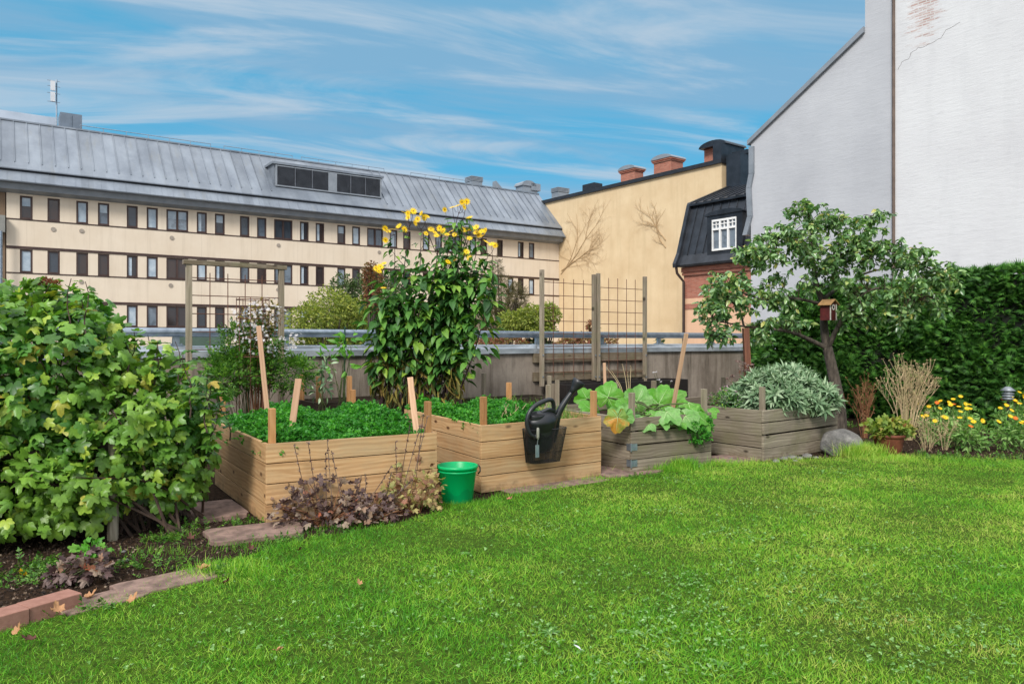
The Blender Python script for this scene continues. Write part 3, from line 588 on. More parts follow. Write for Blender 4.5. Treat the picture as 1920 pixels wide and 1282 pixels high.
def bed(name, C, Rr, Lf, h, nb, mats, label, cat='raised bed', group='wooden raised beds', ptop=.83, pw_=.045, soil=.46, posts=(1, 1, 1, 1), wob=0):
    C, Rr, Lf = v2(C), v2(Rr), v2(Lf); Bk = Rr+Lf-C; org = C
    root = empty(name, (C[0], C[1], 0)); tag(root, label, cat, group)
    u = nz(Rr-C); n = nz(Lf-C); th = .028
    panel('side_panel', C, Rr, h, nb, mats[0], root, org, wob=wob)
    panel('side_panel', Lf+u*th*.0, C+n*th, h, nb, mats[0], root, org, wob=wob)
    panel('side_panel', Bk, Lf, h, nb, mats[0], root, org, wob=wob)
    panel('side_panel', Rr+n*th, Bk-n*th, h, nb, mats[0], root, org, wob=wob)
    for k, (q, du, dn) in enumerate(((C, 1, 1), (Rr, -1, 1), (Bk, -1, -1), (Lf, 1, -1))):
        if not posts[k]: continue
        c = q+u*du*(th+pw_/2+.006)+n*dn*(th+pw_/2+.006)-org; t = ptop if isinstance(ptop, (int, float)) else ptop[k]
        MB().box(-pw_/2, pw_/2, -pw_/2*1.2, pw_/2*1.2, .02, t).build('corner_post', mats[1], root, loc=(c[0], c[1], 0), rz=math.atan2(u[1], u[0]), bevel=.003)
    i_ = .03; q = [C+(u+n)*i_, Rr+(n-u)*i_, Bk-(u+n)*i_, Lf+(u-n)*i_]
    MB().add([(p[0]-org[0], p[1]-org[1], soil) for p in q], [(0, 1, 2, 3)]).build('soil', M['soil'], root)
    return root, u, n
B1 = dict(C=(-1.75, 5.31), R=(-.599, 5.99), L=(-2.716, 6.82), h=.582)
B2 = dict(C=(-.267, 6.42), R=(.865, 7.23), L=(-1.15, 7.97), h=.587)
B3 = dict(C=(1.173, 7.35), R=(2.13, 7.97), L=(.35, 8.75), h=.551)
B4 = dict(C=(2.73, 8.10), R=(3.96, 9.08), L=(1.72, 9.48), h=.557)
bed('raised_bed', B1['C'], B1['R'], B1['L'], .582, 4, (M['wood'], M['woodp']), 'fresh pine raised bed full of parsley, nearest the leafy bush')
bed('raised_bed', B2['C'], B2['R'], B2['L'], .587, 4, (M['wood'], M['woodp']), 'fresh pine raised bed with the black watering can hanging on its front')
r3, u3, n3 = bed('raised_bed', B3['C'], B3['R'], B3['L'], .551, 4, (M['owood'], M['owoodp']), 'weathered grey raised bed with big-leaved squash plants and metal corner brackets', ptop=.80, wob=3)
bed('raised_bed', B4['C'], B4['R'], B4['L'], .557, 4, (M['owood'], M['owoodp']), 'weathered grey raised bed overflowing with silvery sage, beside the boulder', ptop=.81, wob=3)
for z in (.075, .235):
    b = MB(); a = -.004
    b.box(a, .075, a-.003, a, z, z+.065); b.box(a-.003, a, a-.003, .06, z, z+.065)
    for t in (.02, .055): b.box(t-.006, t+.006, a-.008, a-.003, z+.02, z+.045)
    b.tube([(a-.006, a-.006, z-.008), (a-.006, a-.006, z+.073)], .007, 8)
    b.build('corner_bracket', M['galv'], r3, rz=math.atan2(u3[1], u3[0]))
# rear beds along the wall
def wallbed(px0, px1, d0, d1, h, mats, label, posts, ptop, name='raised_bed', group='wooden raised beds', nb=3):
    t0, t1 = WALLF.t(px0, -d0), WALLF.t(px1, -d0); q = WALLF.w
    return bed(name, q(t0, -d0), q(t1, -d0), q(t0, -d1), h, nb, mats, label, ptop=ptop, posts=posts, soil=h-.08, group=group)
wallbed(592, 862, .78, .14, .60, (M['dwood'], M['woodp']), 'dark old raised bed against the wall under the tall yellow flowers', (1, 1, 1, 1), (.90, .92, .9, .9))
wallbed(905, 1040, .62, .1, .50, (M['dwood'], M['owoodp']), 'low dark raised bed against the concrete wall behind the watering can', (1, 1, 0, 0), (.87, .80, .8, .8))
wallbed(1062, 1290, .6, .08, .66, (simple('black_stain', '15110f', '211b18', .6, 4), M['owoodp']), 'black painted planter box under the wire mesh trellis', (0, 0, 0, 0), .7, name='planter_box', group=None)
mid = MB().box(-.024, .024, -.03, .03, .0, .92)
pm = P(655, 700, 8.35); tag(mid.build('wooden_post', M['woodp'], loc=(pm[0], pm[1], 0), rz=.5, bevel=.003), 'short square wooden post behind the parsley bed, left of the flower clump', 'post', 'short posts near the wall')
for px, py, w_ in ((1036, 719, .03), (1043, 711, .022)):
    Yq = 10.2; p = P(px, py, Yq); tag(MB().box(-w_, w_, -.02, .02, 0, p[2]).build('wooden_post', M['owoodp'], loc=(p[0], p[1]-(px-1036)*.03, 0), rz=.6), 'grey weathered post stub in front of the planter, '+('wider and lower of the pair' if px == 1036 else 'thinner and taller of the pair'), 'post', 'short posts near the wall')
# plant label on the dark bed
p = P(815, 748, 9.1); lb = MB().box(-.035, .035, -.002, .002, -.05, .06); tag(lb.build('plant_label', simple('white_plastic', 'b5bcc4', 'c6ccd2', .5, 3, bmp=0), loc=tuple(p), rz=.6), 'small blank white plant label on the dark rear bed', 'label')
# loose laths stuck in the soil
def stick(p0, p1, w_, th, m, label, cat='stake', name='wooden_stake', group=None):
    p0, p1 = np.array(p0), np.array(p1); d = p1-p0; L_ = np.linalg.norm(d)
    o = MB().box(-w_/2, w_/2, -th/2, th/2, 0, L_).build(name, m, loc=tuple(p0), bevel=.0015)
    z = nz(d); x = nz(np.cross((0, 1, 0.25), z)); y = np.cross(z, x); o.rotation_euler = Matrix(np.stack([x, y, z], 1).tolist()).to_euler()
    return tag(o, label, cat, group)
stick(P(503, 790, 6.6), P(485, 611, 6.75), .045, .012, M['lath'], 'tall thin pale lath at the back of the parsley bed', group='laths in the parsley bed')
stick(P(538, 870, 5.62), P(560, 710, 5.75), .05, .012, M['lath'], 'pale lath leaning right beside the front corner post of the parsley bed', group='laths in the parsley bed')
stick(P(787, 862, 6.05), P(769, 707, 6.15), .048, .012, M['lath'], 'pale lath leaning left at the right end of the parsley bed', group='laths in the parsley bed')
stick(P(1257, 790, 8.2), P(1287, 625, 8.0), .045, .014, M['lath'], 'long thin wooden slat leaning among the squash leaves', group='laths among the squash')
stick(P(1135, 745, 8.9), P(1133, 680, 8.9), .035, .015, M['lath'], 'short pale wooden stake standing behind the squash leaves', group='laths among the squash')
stick(P(1405, 760, 9.7), P(1398, 615, 9.7), .075, .075, simple('red_brown_post', '5a3424', '744934', .8, 6, stretch=(8, 8, .6)), 'red-brown post propping up the drooping branch of the fruit tree', 'post', 'wooden_post')

# ------------------------------------------------------------------ trellises
def meshpanel(t0, t1, z0, z1, st, sz, d, parent, extra=.03, fr=WALLF, rad=.0035, jit=.004):
    b = MB(); n = max(1, round((t1-t0)/st)); 
    for i in range(1, n):
        t = t0+(t1-t0)*i/n; b.tube([(t+rnd.uniform(-jit, jit), d, z0), (t, d, z1)], rad, 5)
    z = z0+.08
    while z < z1-.02:
        b.tube([(t0, d+.007, z+rnd.uniform(-jit, jit)), (t1, d+.007, z+rnd.uniform(-jit, jit))], rad, 5); z += sz
    return b.build('wire_mesh', M['rust'], parent)
d = -.30; ta, tb = WALLF.t(354, d), WALLF.t(527, d)
tl = empty('trellis', (WALLF.o[0], WALLF.o[1], 0), WALLF.ang); tag(tl, 'wooden frame trellis with top rail and rusty wire grid, nearest the leafy bush', 'trellis')
zt = WALLF.z(440, 501, d)
for t in (ta, tb): MB().box(-.03, .03, -.03, .03, 0, zt-.0).build('post', M['owoodp'], tl, loc=(t, d, 0), bevel=.003)
MB().box(0, tb-ta+.12, -.04, .04, 0, .05).build('top_rail', M['owood'], tl, loc=(ta-.06, d, zt+.001), bevel=.003)
meshpanel(ta+.03, tb-.03, WALLF.z(440, 668, d), zt-.08, .2, .2, d, tl, rad=.0055)
tr_ = empty('trellis', (WALLF.o[0], WALLF.o[1], 0), WALLF.ang); tag(tr_, 'four tall grey posts with rusty wire grids bolted to two planks on the concrete wall', 'trellis')
d = -.075
for px, pt, pb in ((1016, 506, 724), (1114.5, 515, 712), (1121.5, 513, 714), (1209, 519, 714)):
    t = WALLF.t(px, d-.03); z0, z1 = WALLF.z(px, pb, d), WALLF.z(px, pt, d); MB().box(-.028, .028, -.028, .028, z0, z1).build('post', M['owoodp'], tr_, loc=(t, d-.03+(.012 if px == 1114.5 else 0), 0), bevel=.003)
    for z in (WALLF.z(px, 666, d), WALLF.z(px, 706, d)):
        bb = MB().lathe([(.013, 0), (.013, .008), (0, .011)], 8); v = bb.v[0]; bb.v[0] = np.stack([v[:, 0], -v[:, 2], v[:, 1]], 1)
        bb.build('bolt', M['galv'], tr_, loc=(t, d-.0585, z))
ta, tb = WALLF.t(1001, -.04), WALLF.t(1213, -.04)
for (ya, yb_) in ((663, 680), (698, 715)):
    z1, z0 = WALLF.z(1001, ya, -.04), WALLF.z(1001, yb_, -.04)
    MB().box(0, tb-ta, -.02, .02, z0-z1, 0).build('plank', M['owood'], tr_, loc=(ta, -.025, z1), bevel=.003)
for a, b_ in ((1018, 1112), (1124, 1207)):
    meshpanel(WALLF.t(a, d), WALLF.t(b_, d), WALLF.z(a, 708, d), WALLF.z(a, 520, d), .2, .2, d, tr_, rad=.0055)
# round wire plant support
pc = P(474, 640, 7.9); cg = MB(); top = P(474, 562, 7.9)[2]
for z in (top, top-.2, top-.4, top-.6, top-.8):
    th = np.linspace(0, 2*math.pi, 25); cg.tube([(.165*math.cos(a), .165*math.sin(a), z) for a in th], .0045, 5, cap=False)
for i in range(8): a = i*math.pi/4+.2; cg.tube([(.165*math.cos(a), .165*math.sin(a), .3), (.165*math.cos(a), .165*math.sin(a), top+.02)], .0045, 5)
tag(cg.build('wire_cage', M['rust'], loc=(pc[0], pc[1], 0)), 'round rusty wire cage holding up the white asters', 'plant support')
gs = MB().tube([(0, 0, .3), (.01, 0, P(645, 612, 8.7)[2])], .009, 8); pg = P(645, 640, 8.7); tag(gs.build('plant_stake', simple('green_plastic', '16382a', '1f4a36', .5, 5, bmp=0), loc=(pg[0], pg[1], 0)), 'thin dark green plant stake left of the yellow flower clump', 'stake')

# ------------------------------------------------------------------ bucket
M['greenplastic'], nt, N, L, B = newmat('green_plastic_bucket')
tcb = N.new('ShaderNodeTexCoord').outputs['Object']; sp = N.new('ShaderNodeSeparateXYZ'); L.new(tcb, sp.inputs[0])
zz_ = N.new('ShaderNodeMath'); zz_.operation = 'MULTIPLY'; zz_.inputs[1].default_value = -3.2; L.new(sp.outputs['Z'], zz_.inputs[0]); aa = N.new('ShaderNodeMath'); aa.operation = 'ADD'; L.new(zz_.outputs[0], aa.inputs[0]); L.new(noise(N, L, tcb, 9, 5), aa.inputs[1])
L.new(mixc(N, L, mr(N, L, aa.outputs[0], .22, .27, 0, .45), (.0, .50, .17, 1), (.005, .22, .10, 1)), B.inputs['Base Color']); B.inputs['Roughness'].default_value = .33
tsl = N.new('ShaderNodeBsdfTranslucent'); tsl.inputs[0].default_value = (.0, .6, .16, 1); mxs = N.new('ShaderNodeMixShader'); mxs.inputs[0].default_value = .35; L.new(B.outputs[0], mxs.inputs[1]); L.new(tsl.outputs[0], mxs.inputs[2]); L.new(mxs.outputs[0], N['Material Output'].inputs[0])
bk = empty('bucket', (-.445, 6.08, .012), .3); tag(bk, 'bright green plastic bucket standing on the lawn edge between two fresh pine beds', 'bucket')
b = MB().lathe([(0, 0), (.118, 0), (.122, .006), (.158, .272), (.166, .274), (.168, .285), (.166, .296), (.158, .298), (.153, .294), (.118, .012), (0, .008)], 48)
b.lathe([(.1565, .245), (.160, .247), (.1615, .255), (.158, .258)], 48); b.build('pail', M['greenplastic'], bk, smooth=True)
b = MB(); th = np.linspace(R(-8), R(188), 28)
b.tube([(.168*math.cos(a)+.006*math.cos(a), .150*math.sin(a)*.6+.02, .262-.03*math.sin(a)*1.9) for a in th], .0035, 6)
b.tube([(.172, .0, .29), (.19, .0, .27), (.19, -.01, .235), (.17, -.01, .215)], .006, 8); b.build('handle', M['blackplastic'], bk, smooth=True, rz=0)

# ------------------------------------------------------------------ wire basket, watering can, trowel
C2, u2, n2 = v2(B2['C']), nz(np.array(B2['R'])-np.array(B2['C'])), None
BF = Frame((C2[0], C2[1]), u2[0], u2[1])
ty = BF.t(1022, -.12); wb_ = BF.w(ty, 0)
bz0, bz1 = .235, .535
def basket_pt(a, z):   # a in 0..1 around a D-shaped outline open to the back
    f = (z-bz0)/(bz1-bz0); hw = .165+.048*f; dp = .155+.05*f
    a = a*2*math.pi; x = hw*math.copysign(abs(math.cos(a))**.55, math.cos(a)); y = -.012-dp/2+dp/2*math.copysign(abs(math.sin(a))**.55, math.sin(a))
    return (x, y, z)
bs = MB(); nA, nZ = 92, 30
for k in range(nZ+1): z = bz0+(bz1-bz0)*k/nZ; bs.tube([basket_pt(i/48, z) for i in range(49)], 0.0015 if k < nZ else .004, 4, cap=False)
for i in range(nA): bs.tube([basket_pt(i/nA, bz0), basket_pt(i/nA, bz1)], .0015, 4)
for k in range(-8, 9): 
    x = k*.018; bs.tube([(x, -.015, bz0), (x, -.16, bz0)], .0014, 4)
for k in range(9): y = -.015-k*.018; bs.tube([(-.145, y, bz0), (.145, y, bz0)], .0014, 4)
bs.tube([(-.1, -.005, bz1), (-.1, -.005, .60), (-.1, .035, .60), (-.1, .04, .57)], .004, 6); bs.tube([(.1, -.005, bz1), (.1, -.005, .60), (.1, .035, .60), (.1, .04, .57)], .004, 6)
tag(bs.build('wire_basket', M['blackplastic'], loc=(wb_[0], wb_[1], 0), rz=BF.ang), 'black fine wire basket hooked over the front board of the second pine bed', 'basket')
wc = empty('watering_can', tuple(BF.w(ty-.03, -.062, .345)), BF.ang); wc.rotation_euler = (R(18), R(-6), BF.ang); wc.scale = (1.1, 1.05, 1.08); tag(wc, 'black plastic watering can standing in the wire basket with its spout pointing up right', 'watering can')
M['can'] = simple('can_plastic', '191a1d', '232529', .42, 14, bmp=.04)
b = MB(); rr = .143
b.lathe([(r*rr, z) for r, z in [(0, 0), (.86, 0), (.93, .015), (.955, .04), (.965, .12), (.955, .123), (.955, .130), (.97, .133), (.975, .185), (.965, .188), (.965, .195), (.98, .198), (.985, .25), (1.0, .256), (1.02, .262), (1.02, .272), (.99, .282), (.90, .298), (.6, .325), (.3, .338), (0, .342)]], 56, (0, 0, 0), sy=.66)
b.build('body', M['can'], wc, smooth=True)
fc_ = (-.062, -.008)
b = MB().lathe([(.070, .285), (.072, .330), (.068, .336), (.062, .334), (.060, .30)], 36, (fc_[0], fc_[1], 0), sy=.74); b.build('filler_rim', M['can'], wc, smooth=True)
hole = MB().lathe([(.0605, .3335), (.0, .3337)], 36, (fc_[0], fc_[1], 0), sy=.72); hole.build('filler_shade_disc', simple('opening_shade', '020202', '030303', .9, 3, bmp=0), wc)  # flat black disc painting the dark inside of the can
MB().prism([(-.02, .335), (.10, .325), (.12, .345), (.05, .362), (-.02, .345)], -.018, .018, 'y').build('top_ridge', M['can'], wc, bevel=.006)
def spl(pts, n=8):
    pts = [np.array(p, float) for p in pts]; q = [pts[0]*2-pts[1]]+pts+[pts[-1]*2-pts[-2]]; out = []
    for i in range(1, len(q)-2):
        for k in range(n):
            t = k/n; out.append(.5*((2*q[i])+(-q[i-1]+q[i+1])*t+(2*q[i-1]-5*q[i]+4*q[i+1]-q[i+2])*t*t+(-q[i-1]+3*q[i]-3*q[i+1]+q[i+2])*t**3))
    return out+[q[-2]]
h = spl([(-.115, -.075, .17), (-.158, -.06, .20), (-.176, -.03, .28), (-.15, -.01, .355), (-.09, 0, .405), (-.01, 0, .43), (.055, 0, .435), (.092, 0, .41), (.112, 0, .34), (.112, 0, .30)])
b = MB().tube(h, np.interp(np.linspace(0, 1, len(h)), [0, .15, .5, .85, 1], [.012, .018, .019, .017, .016]), 14)
kb = MB().lathe([(.0, -.004), (.02, 0), (.024, .012), (.016, .026), (0, .03)], 16); v = kb.v[0]; b.v.append(np.stack([v[:, 0]-.105, -v[:, 2]-.062, v[:, 1]+.165], 1)); b.l.append(kb.l[0]+b.n); b.t.append(kb.t[0]); b.m.append(kb.m[0]); b.n += kb.n
b.build('handle', M['can'], wc, smooth=True)
s = spl([(.105, 0, .06), (.135, 0, .15), (.152, 0, .25), (.185, 0, .33), (.235, 0, .405), (.285, 0, .47)])
b = MB().tube(s, np.interp(np.linspace(0, 1, len(s)), [0, .35, .5, 1], [.055, .038, .030, .019]), 18); b.prism([(.11, .27), (.14, .30), (.148, .325), (.12, .32)], -.012, .012, 'y'); b.build('spout', M['can'], wc, smooth=True)
dq = nz(s[-1]-s[-3]); b = MB().tube([s[-1]-dq*.012, s[-1]+dq*.02, s[-1]+dq*.05, s[-1]+dq*.08, s[-1]+dq*.10, s[-1]+dq*.108, s[-1]+dq*.112], [.023, .026, .040, .054, .057, .052, .01], 26); b.build('rose', M['can'], wc, smooth=True)
p = BF.w(BF.t(1009, -.225), -.222); tw = empty('trowel', (p[0], p[1], .0), BF.ang); tag(tw, 'small garden trowel with pale handle hooked in the wire basket', 'trowel')
MB().tube([(0, 0, .46), (0, 0, .48), (0, 0, .53), (0, 0, .555), (0, 0, .562)], [.009, .0125, .0135, .012, .005], 12).build('handle', simple('bone_plastic', '77776b', '8b8b7e', .5, 9, bmp=0), tw, smooth=True)
MB().tube([(0, 0, .46), (0, .01, .41)], .004, 6).box(-.02, .02, .008, .011, .30, .41).build('blade', M['galv'], tw)

# ------------------------------------------------------------------ flower pot, boulder, lamp, bricks, stones
pt = G(1677, 857); pot = empty('flower_pot', (pt[0], pt[1]+.13, .0)); tag(pot, 'brown terracotta flower pot on a saucer at the lawn edge', 'flower pot')
MB().lathe([(0, .02), (.125, .02), (.13, .025), (.165, .21), (.168, .215), (.182, .218), (.184, .245), (.178, .25), (.165, .246), (.158, .215), (.0, .21)], 40).build('pot', M['terracotta'], pot, smooth=True)
MB().lathe([(0, .0), (.16, .0), (.178, .022), (.172, .024), (.155, .012), (0, .012)], 40).build('saucer', M['terracotta'], pot, smooth=True)
MB().lathe([(.158, .225), (.0, .232)], 24).build('soil', M['soil'], pot)
def rock(name, loc, s, m, seed, n=3):
    import bmesh
    bm = bmesh.new(); bmesh.ops.create_icosphere(bm, subdivisions=n+1, radius=1); r_ = np.random.default_rng(seed); w = [(nz(r_.normal(size=3)), r_.uniform(.55, .95)) for _ in range(11)]
    from mathutils import noise as mn
    for v in bm.verts:
        c = np.array(v.co); c = c/np.linalg.norm(c)
        for d_, k in w:
            q = c.dot(d_); 
            if q > k: c = c-d_*(q-k)*.95
        c = c*(1+.05*mn.noise(Vector(c*2.2+seed))+.015*mn.noise(Vector(c*9+seed)))
        v.co = Vector(c*np.array(s))
    me = bpy.data.meshes.new(name); bm.to_mesh(me); bm.free(); me.materials.append(m)
    for p_ in me.polygons: p_.use_smooth = True
    o = bpy.data.objects.new(name, me); COL.objects.link(o); o.location = loc; return o
def stone_mat():
    m, nt, N, L, B = newmat('granite'); tc = N.new('ShaderNodeTexCoord').outputs['Object']
    r = ramp(N, [(.35, '4c4b4a'), (.5, '7a7874'), (.7, 'a3a099')]); L.new(noise(N, L, tc, 4.5, 9, .7), r.inputs[0]); c = r.outputs[0]
    c = mixc(N, L, mr(N, L, noise(N, L, tc, 60, 3), .4, .6, 0, .35), c, '5a5856'); L.new(c, B.inputs['Base Color']); B.inputs['Roughness'].default_value = .9; bump(N, L, B, noise(N, L, tc, 14, 9, .7), .9, .05); return m
M['granite'] = stone_mat()
g = G(1588, 856); tag(rock('boulder', (g[0], g[1]+.17, .06), (.27, .22, .235), M['granite'], 5), 'rounded grey granite boulder leaning against the sage bed', 'boulder')
gl = G(1890, 800); la = empty('garden_lamp', (gl[0]-.03, gl[1]-1.2, 0)); tag(la, 'low pagoda-shaped grey garden lamp in front of the hedge', 'garden lamp')
lx, ly = gl[0]-.03, gl[1]-1.2; la.location = (P(1890, 0, 10.0)[0], 10.0, 0)
MB().lathe([(.018, 0), (.018, .50), (.0, .51)], 12).build('post', M['dark'], la)
b = MB().lathe([(.0, .505), (.045, .51), (.05, .53), (.046, .54)], 24)
for k in range(3): b.lathe([(.048, .545+.035*k), (.072, .535+.035*k), (.075, .541+.035*k), (.05, .56+.035*k)], 28)
b.lathe([(.088, .645), (.092, .65), (.03, .70), (0, .705)], 28); b.build('lamp_head', simple('lamp_zinc', '6f757b', '858b91', .5, 8, metal=.3, bmp=0), la, smooth=True)
MB().lathe([(.044, .54), (.044, .645)], 20).build('glass', simple('lamp_glass', 'a8acae', 'b4b8ba', .3, 4, bmp=0), la, smooth=True)
M['paver'] = simple('pink_block', '80584a', '9c7264', .9, 25, bmp=.5, bd=.004, lo=.25, hi=.75)
p1 = G(154, 1140); p0 = G(55.7, 1169.7); ub = nz((p1-p0)[:2]); ang = math.atan2(ub[1], ub[0])
for k, lab in ((0, 'pink concrete edging block ending the row at the lawn corner'), (1, 'pink concrete edging block cut by the left edge of the photo')):
    o = MB().box(.0, .242, 0, .125, -.01, .077).build('edging_block', M['paver'], loc=(p0[0]-ub[0]*.246*k, p0[1]-ub[1]*.246*k, 0), rz=ang+R(-2*k), bevel=.004); tag(o, lab, 'paving block', 'pink edging blocks')
M['slab'] = simple('paving_slab', '5c4a42', '8d7468', .95, 12, bmp=.6, bd=.006)
def slab(cx, cy, w_, d_, rz, label, z=.03):
    g_ = G(cx, cy); r_ = random.Random(int(cx)); n = 22; poly = []
    for i in range(n):
        a = 2*math.pi*i/n; q = 1+r_.uniform(-.05, .05); poly.append((w_*.5*math.copysign(abs(math.cos(a))**.28, math.cos(a))*q, d_*.5*math.copysign(abs(math.sin(a))**.28, math.sin(a))*q))
    tag(MB().prism(poly, -.02, z, 'z').build('paving_slab', M['slab'], loc=(g_[0], g_[1], 0), rz=rz, bevel=.005), label, 'paving slab', 'worn paving slabs')
slab(400, 962, .42, .62, .6, 'reddish paving slab in front of the parsley bed beside the bush', .035)
slab(478, 1002, .62, .40, .5, 'grey paving slab below the front corner of the parsley bed', .03)
slab(330, 1090, .62, .26, .75, 'mossy paving slab half sunk at the lawn edge right of the pink blocks', .02)
slab(190, 1128, .4, .22, .9, 'broken dark slab at the lawn edge next to the pink blocks', .015)
slab(1165, 884, .75, .55, .55, 'grey slab between the second pine bed and the squash bed', .025)
slab(1040, 909, 1.1, .30, .6, 'grey slab along the front of the second pine bed', .012)
slab(1385, 860, .8, .45, .5, 'grey slab between the squash bed and the sage bed', .02)
for i, (x, y, s) in enumerate([(1300, 873, .05), (1312, 876, .03), (1370, 862, .04), (1470, 862, .06), (1485, 859, .07), (1500, 861, .05), (1515, 857, .07), (1530, 859, .04), (1490, 865, .04), (1320, 870, .04), (1352, 868, .03), (235, 1052, .03), (232, 1035, .02), (1455, 866, .05)]):
    g_ = G(x, y); o = rock('pebble', (g_[0], g_[1], s*.2), (s, s*.8, s*.5), M['granite'], i+20, 1); tag(o, 'pale pebble by the foot of the grey beds' if x > 300 else 'small pebble on the soil under the leafy bush', 'pebble', 'pebbles by the grey beds' if x > 300 else 'pebbles under the bush')
# green storage box beyond the rail
t = WALLF.t(372, 1.1); q = WALLF.w(t, 1.1); gb = empty('storage_box', (q[0], q[1], -6), WALLF.ang); tag(gb, 'dark green box with a sloped lid beyond the guard rail', 'storage box')
zt = CH-(631-CY)/F*q[1]
MB().box(-.25, .25, -.2, .2, 0, zt+5.86).build('box', simple('green_paint', '25382c', '2f4436', .6, 5, bmp=0), gb); MB().prism([(-.24, zt+5.86), (-.2, zt+6.0), (.2, zt+6.03), (.24, zt+5.9)], -.27, .27, 'x').build('lid', simple('green_lid', '35493c', '41564a', .6, 5, bmp=0), gb)
# ------------------------------------------------------------------ foliage materials
M['currant'] = leafmat('bush_leaves', [(0, '2c5220'), (.3, '41742a'), (.6, '568838'), (.85, '78a23e'), (.97, 'a8b848'), (1, 'a8923c')], .38, .27, nscale=1.1, ncol='8fae3c', nfac=.4)
M['bark'] = simple('bark', '2e2822', '5d544a', .95, 22, bmp=.8, bd=.01, stretch=(1, 1, .35))
M['twig'] = simple('twig', '33261e', '4c3b2f', .9, 20, bmp=0)
M['parsley'] = leafmat('parsley_leaves', [(0, '22661a'), (.5, '3d8c22'), (1, '62ae34')], .45, .3, nscale=3, ncol='2f7426', nfac=.5)
M['plum'] = leafmat('tree_leaves', [(0, '3f6338'), (.4, '5f874f'), (.7, '7fa466'), (.93, 'a0bc7a'), (1, 'b4ac58')], .33, .28, spec=.8)
M['helleaf'] = leafmat('flower_leaves', [(0, '24481f'), (.5, '437432'), (.85, '66963c'), (1, '8aa83a')], .5, .25)
M['dryleaf'] = leafmat('withered_leaves', [(0, '5c5a2a'), (.5, '8c8038'), (1, '6d4f2e')], .8, .2)
M['thuja'] = leafmat('thuja_sprays', [(0, '224a17'), (.5, '3c7024'), (.85, '568a32'), (1, '70a03c')], .6, .15, nscale=1.5, ncol='1f4416', nfac=.5)
M['core'] = simple('hedge_shade_core', '070c05', '12180b', .98, 6, bmp=.3)  # near-black hull, the shade between the sprays put into its colour
M['sage'] = leafmat('sage_leaves', [(0, '4e6c4c'), (.5, '7a9870'), (1, 'a8bc9a')], .7, .2, tc_col=(1.1, 1.2, .7, 1))
M['squash'] = leafmat('squash_leaves', [(0, '3f7a22'), (.5, '589a30'), (1, '6fae3c')], .5, .35, nscale=9, ncol='8fb060', nfac=.35)
M['squashpale'] = leafmat('squash_leaves_pale', [(0, '569040'), (1, '78aa58')], .5, .3, nscale=9, ncol='98ba7c', nfac=.5)
M['squashdying'] = leafmat('squash_leaf_yellowing', [(0, '6f9340'), (1, '7f9a48')], .6, .3, nscale=7, ncol='c48a3c', nfac=1)
M['yellowpetal'] = leafmat('yellow_petals', [(0, 'f0c00c'), (1, 'fadb28')], .5, .3, tc_col=(1.2, 1.2, .5, 1))
M['orangepetal'] = leafmat('orange_petals', [(0, 'e08a14'), (1, 'e8601c')], .5, .3, tc_col=(1.2, 1.0, .5, 1))
M['flowercore'] = simple('flower_core', '6a4a10', '8f6a14', .8, 60, bmp=0)
M['whitepetal'] = leafmat('white_petals', [(0, 'c4bec0'), (1, 'e0dedd')], .6, .3, tc_col=(1, 1, 1, 1))
M['stem'] = simple('green_stem', '35421f', '4f5c2c', .7, 15, bmp=0)
M['purplestem'] = simple('purple_stem', '2a1c20', '3f2a2c', .7, 15, bmp=0)
M['straw'] = leafmat('dry_straw', [(0, 'a08a68'), (.5, 'c4ae8a'), (1, 'b2a678')], .8, .1)
M['rustdry'] = leafmat('brown_dry_stalks', [(0, '5f3a26'), (.6, '8a5c3e'), (1, 'a98460')], .85, .1)
M['purple'] = leafmat('purple_leaves', [(0, '3a2a28'), (.35, '5c4744'), (.6, '7a6862'), (.85, '94826f'), (.95, '8a6a54'), (1, 'a8583c')], .55, .2, tc_col=(1.3, .9, .8, 1))
M['palefall'] = leafmat('fading_leaves', [(0, '8e9258'), (.4, 'b0a468'), (.7, '9a7a5a'), (1, '7c5448')], .6, .25)
M['weed'] = leafmat('weed_leaves', [(0, '34601c'), (.6, '4f7f26'), (1, '77a038')], .5, .3)
M['clover'] = leafmat('clover_leaves', [(0, '4c7a30'), (.7, '6f9c4c'), (1, '94b478')], .5, .2)
OV = tpl_oval(.5, 4, .28, .25); OVS = tpl_oval(.46, 3, .35, .3, .05); NAR = tpl_oval(.2, 4, .3, .2, .02)
LOB = [tpl_lobed(CUR, d, .05, i) for i, d in enumerate((.2, .45, .75, -.1))]
for i in range(4): LOB[i] = (LOB[i][0]*.72+np.array([0, .08, 0]), LOB[i][1])
CURLY = [tpl_curly(i) for i in range(4)]
def tilt(n, amt): return nz(n+rng.normal(size=n.shape)*amt)
def blob_points(blobs, N, inner=.62, keep=.80, cut=None, la=.0):
    # points near the skins of a union of ellipsoids, with outward directions
    B_ = np.array(blobs); vol = (B_[:, 3]*B_[:, 4]+B_[:, 4]*B_[:, 5]+B_[:, 3]*B_[:, 5]); idx = rng.choice(len(B_), size=N*3, p=vol/vol.sum())
    d = rvec(N*3); r = inner+(1.03-inner)*rng.random(N*3)**.55; lump = 1+la*np.sin(d[:, 0]*11+d[:, 2]*9+idx*3)*np.sin(d[:, 1]*8-d[:, 2]*7+idx)+.10*np.sin(d[:, 0]*5+idx)*np.sin(d[:, 1]*4+idx*2.1)+.07*np.sin(d[:, 2]*9+d[:, 0]*7+idx)
    p = B_[idx, :3]+d*B_[idx, 3:6]*(r*lump)[:, None]
    ok = np.ones(len(p), bool)
    for j, b in enumerate(B_):
        q = np.linalg.norm((p-b[:3])/b[3:6], axis=1); ok &= (q > keep*.9) | (idx == j)
    if cut is not None: ok &= cut(p)
    p, d = p[ok][:N], d[ok][:N]; return p, nz(d/np.ones(3))
